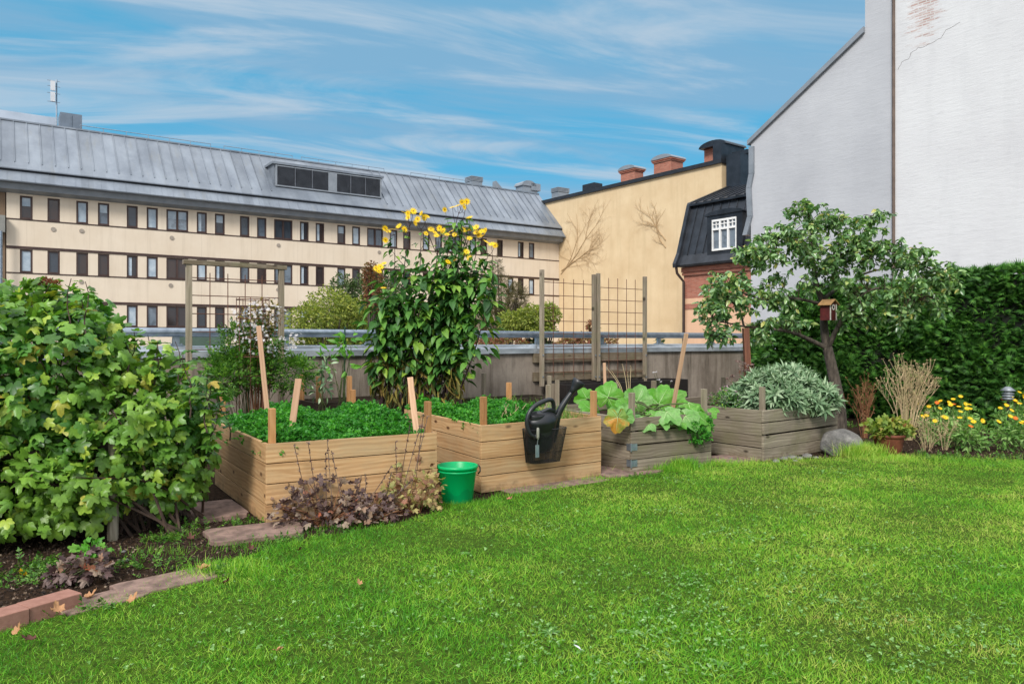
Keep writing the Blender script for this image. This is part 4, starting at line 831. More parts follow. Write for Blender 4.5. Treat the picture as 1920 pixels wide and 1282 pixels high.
# ------------------------------------------------------------------ currant-like bush at the left
blobs = []
def addblob(px, py, Y, rx, ry, rz): q = P(px, py, Y); blobs.append((q[0], q[1], q[2], rx, ry, rz))
addblob(55, 705, 5.2, .70, .70, .64); addblob(235, 790, 5.35, .52, .55, .47); addblob(30, 905, 4.85, .62, .42, .44); addblob(312, 850, 5.35, .30, .36, .40); addblob(150, 880, 5.0, .40, .30, .33)
addblob(-240, 760, 5.1, .85, .7, .8); addblob(-150, 920, 4.8, .6, .5, .5)
root = empty('leafy_bush', (-3.2, 5.2, 0)); tag(root, 'big leafy guelder bush with lobed yellow-green leaves filling the left side', 'bush')
def gap(p):   # bare shaded zone under the support rail
    px = CX+F*p[:, 0]/p[:, 1]; py = CY+F*(CH-p[:, 2])/p[:, 1]
    return (p[:, 2] > .1)
p, d = blob_points(blobs, 9400, .5, .8, gap, la=.10)
up = np.array([0, 0, 1.]); b = MB(); N = len(p)
n = tilt(nz(d*.75+up*.75+np.array([0, -.35, 0])), .42); dr_ = tilt(nz(d*.8-up*.55), .5); sc = rng.uniform(.055, .108, N)
Rm = frames(dr_, n)
for i in range(4): s_ = slice(i, None, 4); b.scatter(LOB[i], Rm[s_], p[s_], sc[s_])
# upright shoots above the crown
stems = MB()
for (px, py, Y, h) in ((95, 520, 5.15, .55), (132, 522, 5.1, .5), (155, 540, 5.2, .5), (62, 560, 5.1, .4), (205, 590, 5.3, .4), (255, 622, 5.3, .35), (20, 600, 5.0, .4), (330, 640, 5.4, .4), (355, 655, 5.4, .4), (385, 690, 5.5, .35), (300, 640, 5.3, .3), (175, 560, 5.3, .4), (120, 560, 5.3, .4), (300, 648, 5.2, .3), (345, 662, 5.2, .35), (392, 715, 5.3, .35), (405, 770, 5.3, .3), (280, 628, 5.4, .35), (232, 602, 5.2, .35), (40, 575, 5.0, .35), (160, 528, 5.0, .4), (70, 535, 5.2, .4), (372, 700, 5.2, .3), (408, 735, 5.4, .35)):
    t = P(px, py, Y); base = t-np.array([rnd.uniform(-.1, .1), rnd.uniform(-.05, .15), h]); pts = [base+(t-base)*k/5+np.array([.02*math.sin(k*1.3+px), 0, 0]) for k in range(6)]
    stems.tube(pts, np.linspace(.006, .0025, 6), 5); q = []
    for k in range(14): f_ = rnd.uniform(.1, 1.0); q.append(base+(t-base)*f_)
    q = np.array(q); a = rng.uniform(0, 2*math.pi, len(q)); dd = np.stack([np.cos(a), np.sin(a), rng.uniform(-.3, .5, len(q))], 1)
    b.scatter(LOB[rnd.randrange(4)], frames(dd, tilt(np.tile(up, (len(q), 1)), .4)), q+nz(dd)*.03, rng.uniform(.05, .1, len(q)))
b.recenter((-3.2, 5.2, 0)).build('leaves', M['currant'], root, smooth=True)
for k in range(60):
    bl = blobs[rnd.randrange(5)]; a = rnd.uniform(0, 6.28); s0 = np.array([rnd.uniform(-3.6, -2.2), rnd.uniform(5.0, 5.6), 0]); dv = rvec(1)[0]; dv[2] = abs(dv[2])*.8
    e = np.array(bl[:3])+dv*np.array(bl[3:6])*.93; m_ = (s0+e)/2+np.array([0, 0, .12]); stems.tube(spl([s0, m_, e], 5), np.linspace(.011, .003, 11), 5)
stems.recenter((-3.2, 5.2, 0)).build('stems', M['twig'], root)
# withered flower umbels at the top
ub_ = MB()
for (px, py) in ((88, 527), (94, 532), (107, 533), (80, 534)):
    c = P(px, py, 5.12); dd = rvec(26); dd[:, 2] = np.abs(dd[:, 2]); ub_.scatter(OVS, frames(dd, rvec(26)), c+dd*.012, .025)
ub_.recenter((-3.2, 5.2, 0)).build('seed_heads', leafmat('reddish_seed_heads', [(0, '7a4032'), (1, '9c6a50')], .7, .2), root)
# bush support frame
sf = empty('plant_support', (-2.6, 4.85, 0)); tag(sf, 'grey wooden post-and-rail frame holding the leafy bush off the ground', 'plant support')
pb = G(211, 1012); MB().tube([(0, 0, -.02), (.01, .0, .7)], .034, 10).build('post', M['owoodp'], sf, loc=(pb[0]+2.6, pb[1]-4.85, 0))
ra, rb_ = P(-160, 858, 4.6), P(232, 866, 4.86); ra += np.array([0, .22, .0]); rb_ += np.array([-.08, .18, -.0]); dl = rb_-ra; MB().box(0, np.linalg.norm(dl), -.02, .02, -.05, .05).build('rail', M['bark'], sf, loc=(ra[0]+2.6, ra[1]-4.85, ra[2]), rz=math.atan2(dl[1], dl[0]))

# ------------------------------------------------------------------ parsley
def inquad(N, Bd, inset=.06):
    C_, R_, L_ = (np.array(Bd[k]) for k in ('C', 'R', 'L')); s, t = rng.uniform(inset, 1-inset, N), rng.uniform(inset, 1-inset, N)
    return C_+(R_-C_)*s[:, None]+(L_-C_)*t[:, None], s, t
def lump(x, y, k=3.0, ph=0): return .5+.25*np.sin(x*k*2.1+y*k*.7+ph)+.25*np.sin(y*k*2.9-x*k*1.3+ph*2)
def parsley(Bd, N, hb, ha, label, srange=(0, 1), name='parsley'):
    xy, s, t = inquad(N, Bd, .035); k = (s > srange[0]) & (s < srange[1]); xy = xy[k]; N = len(xy); s = s[k]; t = t[k]
    edge = np.minimum(np.minimum(s, 1-s), np.minimum(t, 1-t)); h = hb+ha*lump(xy[:, 0], xy[:, 1], 4)*np.minimum(1, edge*9+.25)
    z = h-rng.random(N)**2*.13; p_ = np.c_[xy, z]; b = MB(); dd = rvec(N); dd[:, 2] = np.abs(dd[:, 2])*.8+.15; nn = tilt(np.tile(up, (N, 1)), .5); sc = rng.uniform(.035, .095, N); Rm = frames(dd, nn)
    for i in range(4): q = slice(i, None, 4); b.scatter(CURLY[i], Rm[q], p_[q], sc[q])
    c = np.array([*np.mean(xy, 0), .5]); o = b.recenter(c).build(name, M['parsley'], loc=c); return tag(o, label, 'herb', None, 'stuff')
parsley(B1, 6600, .52, .20, 'dense curly parsley filling the fresh pine bed nearest the bush')
parsley(B2, 4600, .51, .17, 'curly parsley filling the left of the second pine bed', (0, .62))
# dill-like feathery herbs on the right of bed two
xy, s, t = inquad(2600, B2, .05); k = s > .5; xy = xy[k]; N = len(xy); dd = tilt(np.tile(up, (N, 1)), .5); b = MB()
b.scatter(tpl_blade(.03, .4, 3), frames(dd, rvec(N)), np.c_[xy, rng.uniform(.48, .56, N)], rng.uniform(.08, .2, N))
c = np.array([.45, 8.0, .5]); tag(b.recenter(c).build('dill', leafmat('dill_leaves', [(0, '3f7024'), (.8, '6a9838'), (1, 'a0a860')], .6, .3), loc=c), 'feathery dill and grass-like herbs behind the watering can', 'herb', None, 'stuff')
b = MB(); q0 = P(975, 790, 6.9)
for i in range(26): a0 = q0+np.array([rnd.uniform(-.14, .05), rnd.uniform(0, .5), -.2]); b.tube(spl([a0, a0+np.array([rnd.uniform(-.1, .0), 0, .15]), a0+np.array([rnd.uniform(-.1, .06), 0, rnd.uniform(.24, .36)])], 3), .0025, 4)
tag(b.recenter(q0).build('dry_grass', M['straw'], loc=q0), 'thin pale dry stalks left of the watering can handle', 'plant')

# ------------------------------------------------------------------ generic leafy plant
def plant(name, blobs_, N, tpls, leafm, size, label, cat='plant', group=None, droop=.2, stemm=None, nst=10, ground=0, updir=.4, inner=.3, flowers=None, jit=.5, norm_up=.7, kind=None):
    B_ = np.array(blobs_); base = np.array([B_[:, 0].mean(), B_[:, 1].mean(), ground]); root = empty(name, base); tag(root, label, cat, group, kind)
    p_, d_ = blob_points(blobs_, N, inner, .5, lambda q: q[:, 2] > ground+.01); N = len(p_); b = MB()
    n_ = tilt(nz(d_*.6+up*norm_up), jit); dd = tilt(nz(d_+up*updir-up*droop), .4); Rm = frames(dd, n_); sc = rng.uniform(size[0], size[1], N)
    for i, t_ in enumerate(tpls): q = slice(i, None, len(tpls)); b.scatter(t_, Rm[q], p_[q], sc[q])
    b.recenter(base).build('leaves', leafm, root)
    if nst:
        s = MB()
        for i in range(nst):
            bl = B_[rnd.randrange(len(B_))]; dv = rvec(1)[0]; e = bl[:3]+dv*bl[3:6]*.9; s0 = base+np.array([rnd.uniform(-.06, .06), rnd.uniform(-.06, .06), 0]); s.tube(spl([s0, (s0*.6+e*.4)+np.array([0, 0, .3*(e[2]-ground)*.4]), e], 4), np.linspace(.005, .002, 9), 4)
        s.recenter(base).build('stems', stemm or M['stem'], root)
    return root, base
def petals(n=12, w=.22, cup=.15):
    return join([xf((tpl_oval(w, 2, -cup, .05, .0)[0], tpl_oval(w, 2, -cup, .05, .0)[1]), rz=i*2*math.pi/n) for i in range(n)])
FLW = petals(12, .30, .12); FLC = petals(14, .34, .3)
DISC = (np.array([(0, 0, .12)]+[(.22*math.cos(a), .22*math.sin(a), .05) for a in np.linspace(0, 2*math.pi, 9)[:-1]]+[(.2*math.cos(a), .2*math.sin(a), -.06) for a in np.linspace(0, 2*math.pi, 9)[:-1]]), [(0, 1+i, 1+(i+1) % 8) for i in range(8)]+[(1+i, 9+i, 9+(i+1) % 8, 1+(i+1) % 8) for i in range(8)])

# ------------------------------------------------------------------ tall yellow flower clump (helianthus)
hr = empty('yellow_flower_clump', (-1.15, 9.15, .5)); HB = np.array([-1.15, 9.15, .5]); tag(hr, 'tall leafy clump with yellow daisy flowers rising against the office building', 'flowering plant')
fl_px = [(737, 430), (722, 428), (728, 434), (748, 424), (765, 400), (775, 396), (756, 398), (790, 400), (783, 411), (795, 408), (801, 406), (778, 418), (758, 430), (723, 450), (799, 438), (808, 430), (815, 436), (713, 500), (720, 494), (705, 503), (710, 508), (770, 521), (719, 540), (731, 582), (834, 393), (858, 386), (866, 379), (875, 378), (870, 388), (848, 389), (880, 408), (884, 428), (893, 426), (903, 434), (910, 432), (898, 441), (905, 442), (877, 433), (868, 431), (831, 433), (838, 440), (846, 434), (824, 428), (852, 440), (875, 472), (868, 478), (880, 484), (840, 491), (853, 488), (847, 484), (912, 454), (922, 458), (928, 460), (915, 553), (880, 447), (765, 408), (819, 442), (893, 436)]
fpos = np.array([P(x, y, 9.0+rnd.uniform(-.25, .35)) for x, y in fl_px])
tips = [(768, 425), (740, 440), (790, 430), (728, 520), (860, 400), (872, 395), (880, 440), (900, 450), (835, 445), (850, 450), (870, 460), (848, 495), (915, 480), (760, 500), (745, 560), (800, 520), (820, 480), (895, 500), (712, 560), (925, 520), (700, 600), (780, 560), (865, 520)]
stems = []; sm = MB()
for i, (x, y) in enumerate(tips):
    e = P(x, y, 9.05+rnd.uniform(-.25, .3)); base = np.array([-1.15+(x-800)*.0016+rnd.uniform(-.25, .25), 9.2+rnd.uniform(-.12, .15), .5])
    if x < 780: base[0] -= .2
    pts = np.array(spl([base, base*.55+e*.45+np.array([rnd.uniform(-.06, .06), 0, .05]), e], 9)); stems.append(pts); sm.tube(pts, np.linspace(.012, .004, len(pts)), 6)
allp = np.concatenate(stems)
for fp in fpos:
    c = allp[allp[:, 2] < fp[2]-.06]; q = c[np.argmin(np.linalg.norm((c-fp)*np.array([1, 1, .6]), axis=1))]
    sm.tube(spl([q, (q+fp)/2+np.array([0, 0, -.03]), fp], 4), np.linspace(.004, .0022, 9), 4)
sm.recenter(HB).build('stems', M['purplestem'], hr)
fn = tilt(np.tile(np.array([0, -.75, .65]), (len(fpos), 1)), .45); dd = nz(np.cross(fn, rvec(len(fpos)))); Rf = frames(dd, fn)
pass
for i in range(len(fpos)):
    s1_ = rnd.uniform(.042, .056); MB().scatter(FLW, Rf[i:i+1], [np.zeros(3)], s1_, 0).scatter(DISC, Rf[i:i+1], [np.zeros(3)], .042, 1).build('flower_head', [M['yellowpetal'], M['flowercore']], hr, loc=fpos[i]-HB)
pl, dl_, sl_ = [], [], []
def dens(px, z):
    if z > 2.85: return .25
    if z > 2.4: return 1.2 if px > 810 else .55
    if z > 1.9: return 1.5 if px > 800 else .9
    if z > 1.2: return 1.5
    if z > .95: return 1.0
    return .25
    # unused tail
    # wide at the middle, thinner to the flowering tops
    if z > 2.5: return .10
    if z > 2.15: return .35 if px > 800 else .2
    if z > 1.75: return .9 if px > 790 else .5
    if z > 1.0: return 1.15
    return .55
for pts in stems:
    for k in range(1, len(pts)):
        seg = pts[k]-pts[k-1]; nl = int(np.linalg.norm(seg)*88)
        for _ in range(nl):
            q = pts[k-1]+seg*rnd.random(); px = CX+F*q[0]/q[1]
            if rnd.random() > dens(px, q[2])/1.5 or q[2] < .75: continue
            a = rnd.uniform(0, 2*math.pi); L1 = rnd.uniform(.02, .14)*(1.3 if 1.0 < q[2] < 2.3 else .6); o_ = np.array([math.cos(a), math.sin(a), 0])
            pl.append(q+o_*L1+np.array([0, 0, -.02])); dl_.append(o_+np.array([0, 0, rnd.uniform(-.75, .4)])); sl_.append(rnd.uniform(.11, .20)*(1 if q[2] < 2.2 else .7))
pl, dl_, sl_ = np.array(pl), np.array(dl_), np.array(sl_)
b = MB().scatter(tpl_oval(.46, 5, .45, .22, .1), frames(dl_, tilt(nz(np.c_[dl_[:, :2]*.5, np.ones(len(dl_))]), .25)), pl, sl_); b.recenter(HB).build('leaves', M['helleaf'], hr, smooth=True)
N = 420; x = rng.uniform(-1.75, -.62, N); q = np.c_[x, rng.uniform(8.95, 9.45, N), rng.uniform(.6, 1.15, N)]; dd = tilt(np.tile(np.array([.25, 0, -1.]), (N, 1)), .35)
b = MB().scatter(NAR, frames(dd, rvec(N)), q, rng.uniform(.10, .2, N)); b.recenter(HB).build('withered_leaves', M['dryleaf'], hr)
b = MB()
for i in range(60): x0 = rnd.uniform(-1.75, -.7); a0 = np.array([x0, rnd.uniform(8.98, 9.4), .5]); b.tube([a0, a0+np.array([rnd.uniform(-.05, .25), 0, rnd.uniform(.3, .7)])], .005, 4)
b.recenter(HB).build('stalks', M['stem'], hr)

# ------------------------------------------------------------------ fruit tree
tb_ = P(1573, 0, 10.6); TB = np.array([tb_[0], 10.6, 0]); tree = empty('fruit_tree', TB); tag(tree, 'spreading fruit tree with grey trunk, drooping branches and a birdhouse', 'tree')
def tp(x, y, Y=10.6): return P(x, y, Y)
sk = MB(); nodes = []
def limb(pts, r0, r1, n=10):
    q = np.array(spl(pts, 6)); rr = np.linspace(r0, r1, len(q)); sk.tube(q, rr, n); nodes.extend(list(q)); return q
limb([TB+np.array([.02, 0, -.05]), tp(1573, 760), tp(1562, 700), tp(1551, 650)], .098, .066, 14)
limb([tp(1551, 655), tp(1545, 610), tp(1546, 565)], .06, .047)
limb([tp(1546, 575), tp(1530, 530, 10.5), tp(1524, 480, 10.4), tp(1521, 430, 10.4), tp(1510, 390, 10.4)], .044, .008)
limb([tp(1551, 655), tp(1565, 625, 10.5), tp(1585, 590, 10.3), tp(1610, 560, 10.1), tp(1650, 540, 9.9), tp(1720, 560, 9.8)], .042, .007)
limb([tp(1549, 652), tp(1520, 638, 10.5), tp(1480, 622, 10.2), tp(1430, 615, 10), tp(1395, 612, 9.8), tp(1340, 600, 9.7)], .034, .008)
limb([tp(1546, 572), tp(1510, 563, 10.3), tp(1470, 558, 10.1), tp(1430, 562, 10), tp(1370, 540, 9.8)], .026, .006)
limb([tp(1528, 520), tp(1560, 490, 10.3), tp(1600, 470, 10.2), tp(1650, 465, 10.1), tp(1700, 480, 10), tp(1770, 520, 9.9)], .035, .008)
limb([tp(1524, 480), tp(1490, 450, 10.2), tp(1450, 450, 10.1), tp(1420, 480, 10)], .025, .007)
limb([tp(1545, 560), tp(1580, 535, 10.8), tp(1630, 510, 10.9), tp(1690, 500, 10.9)], .03, .008)
limb([tp(1600, 470, 10.2), tp(1625, 440, 10.2), tp(1635, 405, 10.2)], .015, .005)
limb([tp(1521, 440, 10.4), tp(1545, 410, 10.5), tp(1570, 410, 10.5)], .015, .005)
limb([tp(1395, 612, 9.8), tp(1385, 580, 9.8), tp(1360, 560, 9.8), tp(1340, 580, 9.7), tp(1330, 630, 9.7)], .015, .004)
nodes = np.array(nodes)
tb_blobs = [(1505, 395, 10.4, 38, 28), (1560, 415, 10.4, 45, 28), (1640, 410, 10.2, 22, 20), (1610, 440, 10.2, 55, 28), (1470, 445, 10.2, 60, 40), (1540, 470, 10.2, 80, 50), (1640, 480, 10.1, 85, 45), (1720, 490, 10.0, 60, 35), (1430, 500, 10.1, 60, 40), (1560, 520, 10.2, 70, 35), (1700, 540, 9.9, 75, 35), (1765, 530, 9.9, 35, 25), (1740, 580, 9.9, 35, 28), (1350, 530, 9.8, 45, 28), (1380, 560, 9.8, 60, 35), (1340, 580, 9.7, 42, 30), (1350, 630, 9.7, 30, 20), (1460, 560, 10, 45, 20), (1490, 600, 10.2, 40, 14), (1640, 570, 10, 50, 25), (1590, 600, 10.2, 16, 22), (1400, 470, 9.9, 30, 22), (1440, 600, 9.9, 30, 15), (1430, 640, 9.7, 20, 12), (1670, 610, 9.9, 30, 18)]
W_ = np.array([w*h for *_, w, h in tb_blobs], float)**.62; tw_ = MB(); LP, LD, LS = [], [], []
for k in rng.choice(len(tb_blobs), size=680, p=W_/W_.sum()):
    x, y, Y, w, h = tb_blobs[k]; dv = rvec(1)[0]*rnd.random()**.4; e = P(x+dv[0]*w, y+dv[2]*h, Y); e[1] += dv[1]*.55
    dn = np.linalg.norm(nodes-e, axis=1); q = nodes[np.argmin(dn+rng.uniform(0, .12, len(dn)))]; L_ = np.linalg.norm(e-q)
    if L_ > 1.0 or L_ < .05: continue
    c = spl([q, (q+e)/2+np.array([rnd.uniform(-.05, .05), rnd.uniform(-.05, .05), .10*L_+.02]), e+np.array([0, 0, -.02])], 6)
    tw_.tube(c, np.linspace(.004+.005*L_, .0015, len(c)), 4)
    nl = rnd.randint(10, 18)
    for j in range(nl):
        f_ = 1-.55*rnd.random()**1.3; idx = min(len(c)-1, int(f_*(len(c)-1))); a = rnd.uniform(0, 6.28)
        LP.append(c[idx]+rvec(1)[0]*.02); LD.append((math.cos(a)*.8, math.sin(a)*.8, rnd.uniform(-1.2, .35))); LS.append(rnd.uniform(.06, .105))
LP, LD, LS = np.array(LP), np.array(LD), np.array(LS)
sk.recenter(TB).build('trunk', M['bark'], tree, smooth=True); tw_.recenter(TB).build('twigs', M['twig'], tree)
b = MB().scatter(OV, frames(LD, tilt(np.tile(up, (len(LD), 1)), .6)), LP, LS); b.recenter(TB).build('leaves', M['plum'], tree, smooth=True)
# birdhouse
bp = tp(1553, 583, 10.38); bh = empty('birdhouse', bp, R(38)); bh.scale = (.8, .8, .92); tag(bh, 'small dark red birdhouse with white corner trim hanging on the tree trunk', 'birdhouse')
S_ = .105; red = simple('falu_red', '45100f', '5e1a18', .8, 12, bmp=.2)
MB().prism([(-S_, -.14), (S_, -.14), (S_, .10), (0, .155), (-S_, .10)], -.09, .09, 'y').build('box', red, bh)
for x0 in (-S_-.004, S_-.022): MB().box(x0, x0+.026, -.098, -.0905, -.14, .10).build('trim', simple('white_trim', 'c9c4ba', 'd8d4cc', .6, 9, bmp=0), bh)
MB().prism([(-S_-.045, .082), (0, .162), (S_+.045, .082), (S_+.045, .096), (0, .178), (-S_-.045, .096)], -.13, .11, 'y').build('roof', simple('pale_wood_roof', 'a07a4e', 'b98f5f', .8, 9), bh)
b = MB().lathe([(.045, 0), (.045, .006), (.024, .006)], 20); v = b.v[0]; b.v[0] = np.stack([v[:, 0], -.0905-v[:, 2], v[:, 1]+.055], 1); b.build('entrance_ring', simple('ring_white', 'c9c4ba', 'd8d4cc', .6, 9, bmp=0), bh)
b = MB().lathe([(.024, 0), (0, .001)], 20); v = b.v[0]; b.v[0] = np.stack([v[:, 0], -.092-v[:, 2], v[:, 1]+.055], 1); b.build('hole_shade_disc', simple('hole_shade', '050404', '080606', .9, 9, bmp=0), bh)  # flat black disc painting the dark inside of the birdhouse
# ------------------------------------------------------------------ thuja hedge
HP = [(P(1452, 0, 13.2)[0], 13.2, 1.55), (P(1500, 0, 12.9)[0], 12.9, 2.22), (P(1620, 0, 12.6)[0], 12.6, 2.25), (P(1720, 0, 12.2)[0], 12.2, 2.28), (P(1775, 0, 11.7)[0], 11.7, 2.34), (P(1850, 0, 11.3)[0], 11.3, 2.40), (P(1990, 0, 10.8)[0], 10.8, 2.36), (P(2300, 0, 9.6)[0], 9.6, 2.36)]
HP = np.array(HP); base = np.array([HP[3][0], HP[3][1], 0]); hedge = empty('hedge', base); tag(hedge, 'dense dark green clipped thuja hedge in front of the white wall', 'hedge')
seg = np.linalg.norm(np.diff(HP[:, :2], axis=0), axis=1); cum = np.r_[0, np.cumsum(seg)]
def hsec(s): return np.stack([np.interp(s, cum, HP[:, k]) for k in range(3)], -1)
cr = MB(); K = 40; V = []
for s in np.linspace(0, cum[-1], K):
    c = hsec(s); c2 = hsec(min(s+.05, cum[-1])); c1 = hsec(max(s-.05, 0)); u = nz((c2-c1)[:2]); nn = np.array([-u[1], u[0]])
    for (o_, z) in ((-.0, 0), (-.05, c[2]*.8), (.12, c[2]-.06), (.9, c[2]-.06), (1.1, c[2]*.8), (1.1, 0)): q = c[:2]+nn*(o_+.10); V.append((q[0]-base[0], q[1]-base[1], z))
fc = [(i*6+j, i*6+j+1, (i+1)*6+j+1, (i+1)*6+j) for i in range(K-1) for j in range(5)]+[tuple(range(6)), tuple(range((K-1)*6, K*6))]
cr.add(V, fc); cr.build('hedge_shade_core', M['core'], hedge)
TH = [join([xf(tpl_blade(.17, .25+.1*k, 2), rz=R(a+5*k), s=s_) for a, s_ in ((0, 1), (26, .8), (-26, .8), (50, .55), (-50, .55), (13, .9), (-14, .92))]) for k in range(3)]
N = 19000; s = rng.uniform(0, cum[-1], N)**1.0; c = hsec(s); c2 = hsec(np.minimum(s+.05, cum[-1])); c1 = hsec(np.maximum(s-.05, 0)); u = nz((c2-c1)[:, :2]); nn = np.stack([-u[:, 1], u[:, 0]], 1)
zf = rng.uniform(0.01, 1.25, N); top = zf > 1; z = np.where(top, c[:, 2]-.04, zf*c[:, 2]); o_ = np.where(top, (zf-1)*4*1.1, .05*np.sin(s*3.1+z*2)+.05*np.sin(z*5+s*1.7))
o_ = o_+rng.uniform(-.03, .14, N)-.02; round_ = np.clip((z-c[:, 2]+.25)/.25, 0, 1)**2*.14; o_ = o_+np.where(top, 0, round_)
lf = np.clip(1-s/.35, 0, 1); z = z*(1-.0*lf)
pos = np.stack([c[:, 0]+nn[:, 0]*o_, c[:, 1]+nn[:, 1]*o_, z+.03*np.sin(s*7)+.04*np.sin(s*2.3)*top], 1)
out = np.c_[-nn, np.where(top, 1.6, .35)]; dd = tilt(nz(out+up*.35), .45); b = MB(); Rm = frames(dd, tilt(nz(np.c_[-nn*.5, np.ones(N)]), .5)); sc = rng.uniform(.08, .17, N)
for i in range(3): q = slice(i, None, 3); b.scatter(TH[i], Rm[q], pos[q], sc[q])
# left end face
N = 1600; c = hsec(np.zeros(N)); pos = np.stack([c[:, 0]-.02+rng.uniform(-.12, .1, N), c[:, 1]+rng.uniform(-.1, 1.1, N), rng.uniform(0, 1.6, N)], 1); b.scatter(TH[0], frames(tilt(np.tile([-1, -.3, .3], (N, 1)), .4), rvec(N)), pos, rng.uniform(.1, .18, N))
b.recenter(base).build('sprays', M['thuja'], hedge)

# ------------------------------------------------------------------ trees beyond the wall
def far_tree(name, blobs_px, Y, N, mat, size, label, gz=-6, tpl=OVS, trunk=True, group='trees in the courtyard', ry=1.4):
    bl = [(*P(x, y, Y+dy), w/F*Y, ry*w/F*Y*.8, h/F*Y) for x, y, w, h, dy in blobs_px]; B_ = np.array(bl); base = np.array([B_[:, 0].mean(), Y, gz]); root = empty(name, base); tag(root, label, 'tree', group)
    p_, d_ = blob_points(bl, N, .25, .3); N = len(p_); b = MB().scatter(tpl, frames(tilt(nz(d_-up*.2), .5), tilt(nz(d_+up), .6)), p_, rng.uniform(size*.7, size*1.3, N)); b.recenter(base).build('crown', mat, root)
    s = MB(); s.tube([base, base*.3+B_[:, :3].mean(0)*.7], [.16, .08], 8)
    for q in B_:
        for _ in range(5): e = q[:3]+rvec(1)[0]*q[3:6]*.8; m_ = B_[:, :3].mean(0)*.6+base*.4; s.tube(spl([m_, (m_+e)/2+np.array([0, 0, .2]), e], 4), np.linspace(.06, .012, 9), 5)
    s.recenter(base).build('trunk', M['bark'], root); return root
ylw = leafmat('yellow_green_leaves', [(0, '5f6f2e'), (.5, '7f8f3a'), (1, 'a3a64e')], .6, .35)
grn = leafmat('grey_green_leaves', [(0, '33492a'), (.6, '4c6236'), (1, '68784a')], .6, .3)
brn = leafmat('brownish_conifer', [(0, '3a3a20'), (.5, '50512a'), (1, '6b5a34')], .7, .2)
red = leafmat('rusty_leaves', [(0, '5a3a2a'), (.5, '84503a'), (1, '6a7038')], .7, .3)
far_tree('courtyard_tree', [(620, 585, 50, 45, 0), (580, 605, 42, 35, -1), (660, 600, 45, 45, 1), (610, 640, 60, 25, 0)], 24, 9500, ylw, .10, 'round yellow-green tree just behind the rail, left of the flower clump')
far_tree('courtyard_tree', [(645, 555, 30, 40, 0), (680, 560, 32, 45, 0), (720, 560, 40, 50, 1), (690, 620, 60, 40, 0)], 27, 9500, grn, .11, 'taller grey-green tree partly hidden behind the tall yellow flowers')
far_tree('courtyard_tree', [(700, 540, 18, 45, -1), (690, 515, 10, 20, -1)], 25, 1500, red, .09, 'thin reddish tree showing at the left edge of the yellow flower clump')
far_tree('courtyard_tree', [(940, 560, 40, 45, 0), (970, 560, 22, 25, 0), (930, 600, 50, 35, 0), (930, 510, 12, 25, 0)], 26, 5200, brn, .15, 'dark brownish conifer right of the tall yellow flowers', tpl=tpl_frond(3, .2, 4))
far_tree('courtyard_tree', [(1000, 600, 34, 28, 0), (1030, 590, 22, 22, 0), (965, 605, 32, 22, 0), (1010, 620, 34, 12, 0)], 22, 6500, ylw, .085, 'small lime-green tree behind the left trellis post')
far_tree('courtyard_tree', [(1100, 640, 30, 14, 0), (1070, 645, 26, 12, 0), (1135, 645, 24, 12, 0), (1112, 612, 10, 9, 0)], 20, 1700, red, .10, 'low rusty-leaved tree seen through the wire trellis', ry=3)
far_tree('courtyard_tree', [(900, 640, 50, 14, 0), (960, 645, 30, 12, 0)], 20, 1500, red, .10, 'low reddish tree under the rail right of the flower clump', ry=3)
far_tree('courtyard_tree', [(1010, 648, 40, 10, 0), (1240, 650, 8, 16, 0), (1235, 640, 5, 12, 0)], 23, 700, grn, .11, 'low dark bush top under the rail near the trellis', ry=3)

# bare creepers on the yellow wall
def creeper(sx, sy, ex, ey, n, spread, label, r0=.05):
    p0 = np.array([YF.t(sx, -.04), -.05, YF.z(sx, sy, -.04)]); p1 = np.array([YF.t(ex, -.04), -.05, YF.z(ex, ey, -.04)]); b = MB()
    def grow(a, d_, L_, r, depth):
        pts = [a]; 
        for i in range(7): d_ = nz(d_+np.array([rnd.uniform(-.28, .28), 0, rnd.uniform(-.16, .2)])); pts.append(pts[-1]+d_*L_/7)
        pts = np.array(pts); pts[:, 1] = -.04-.02*depth; b.tube(pts, np.linspace(r, r*.3, 8), 5)
        if depth < 3:
            for i in range(rnd.randint(3, 5)): k = rnd.randint(1, 6); a2 = pts[k]; ang = rnd.choice((-1, 1))*rnd.uniform(.3, 1.0); d2 = np.array([d_[0]*math.cos(ang)-d_[2]*math.sin(ang), 0, d_[0]*math.sin(ang)+d_[2]*math.cos(ang)]); grow(a2, d2, L_*rnd.uniform(.35, .65), r*.55, depth+1)
    for i in range(n): d_ = nz(p1-p0+np.array([rnd.uniform(-spread, spread), 0, rnd.uniform(-spread, spread)*.4])); grow(p0+np.array([rnd.uniform(-.4, .4), 0, rnd.uniform(-.2, .5)]), d_, np.linalg.norm(p1-p0)*rnd.uniform(.7, 1.1), r0, 0)
    c = YF.w(p0[0], p0[1], p0[2]); v = [q-p0 for q in b.v]; b.v = v
    tag(b.build('bare_creeper', M.setdefault('creep', simple('dry_creeper', 'a08664', 'b59a74', .9, 9, bmp=0)), loc=c, rz=YF.ang), label, 'creeper', 'bare creepers on the yellow wall')
creeper(1056, 512, 1108, 412, 4, 3.0, 'bare twisted creeper low in the left corner of the yellow wall', .03)
creeper(1254, 460, 1240, 380, 2, 3.0, 'bare forked creeper high on the right half of the yellow wall', .035)

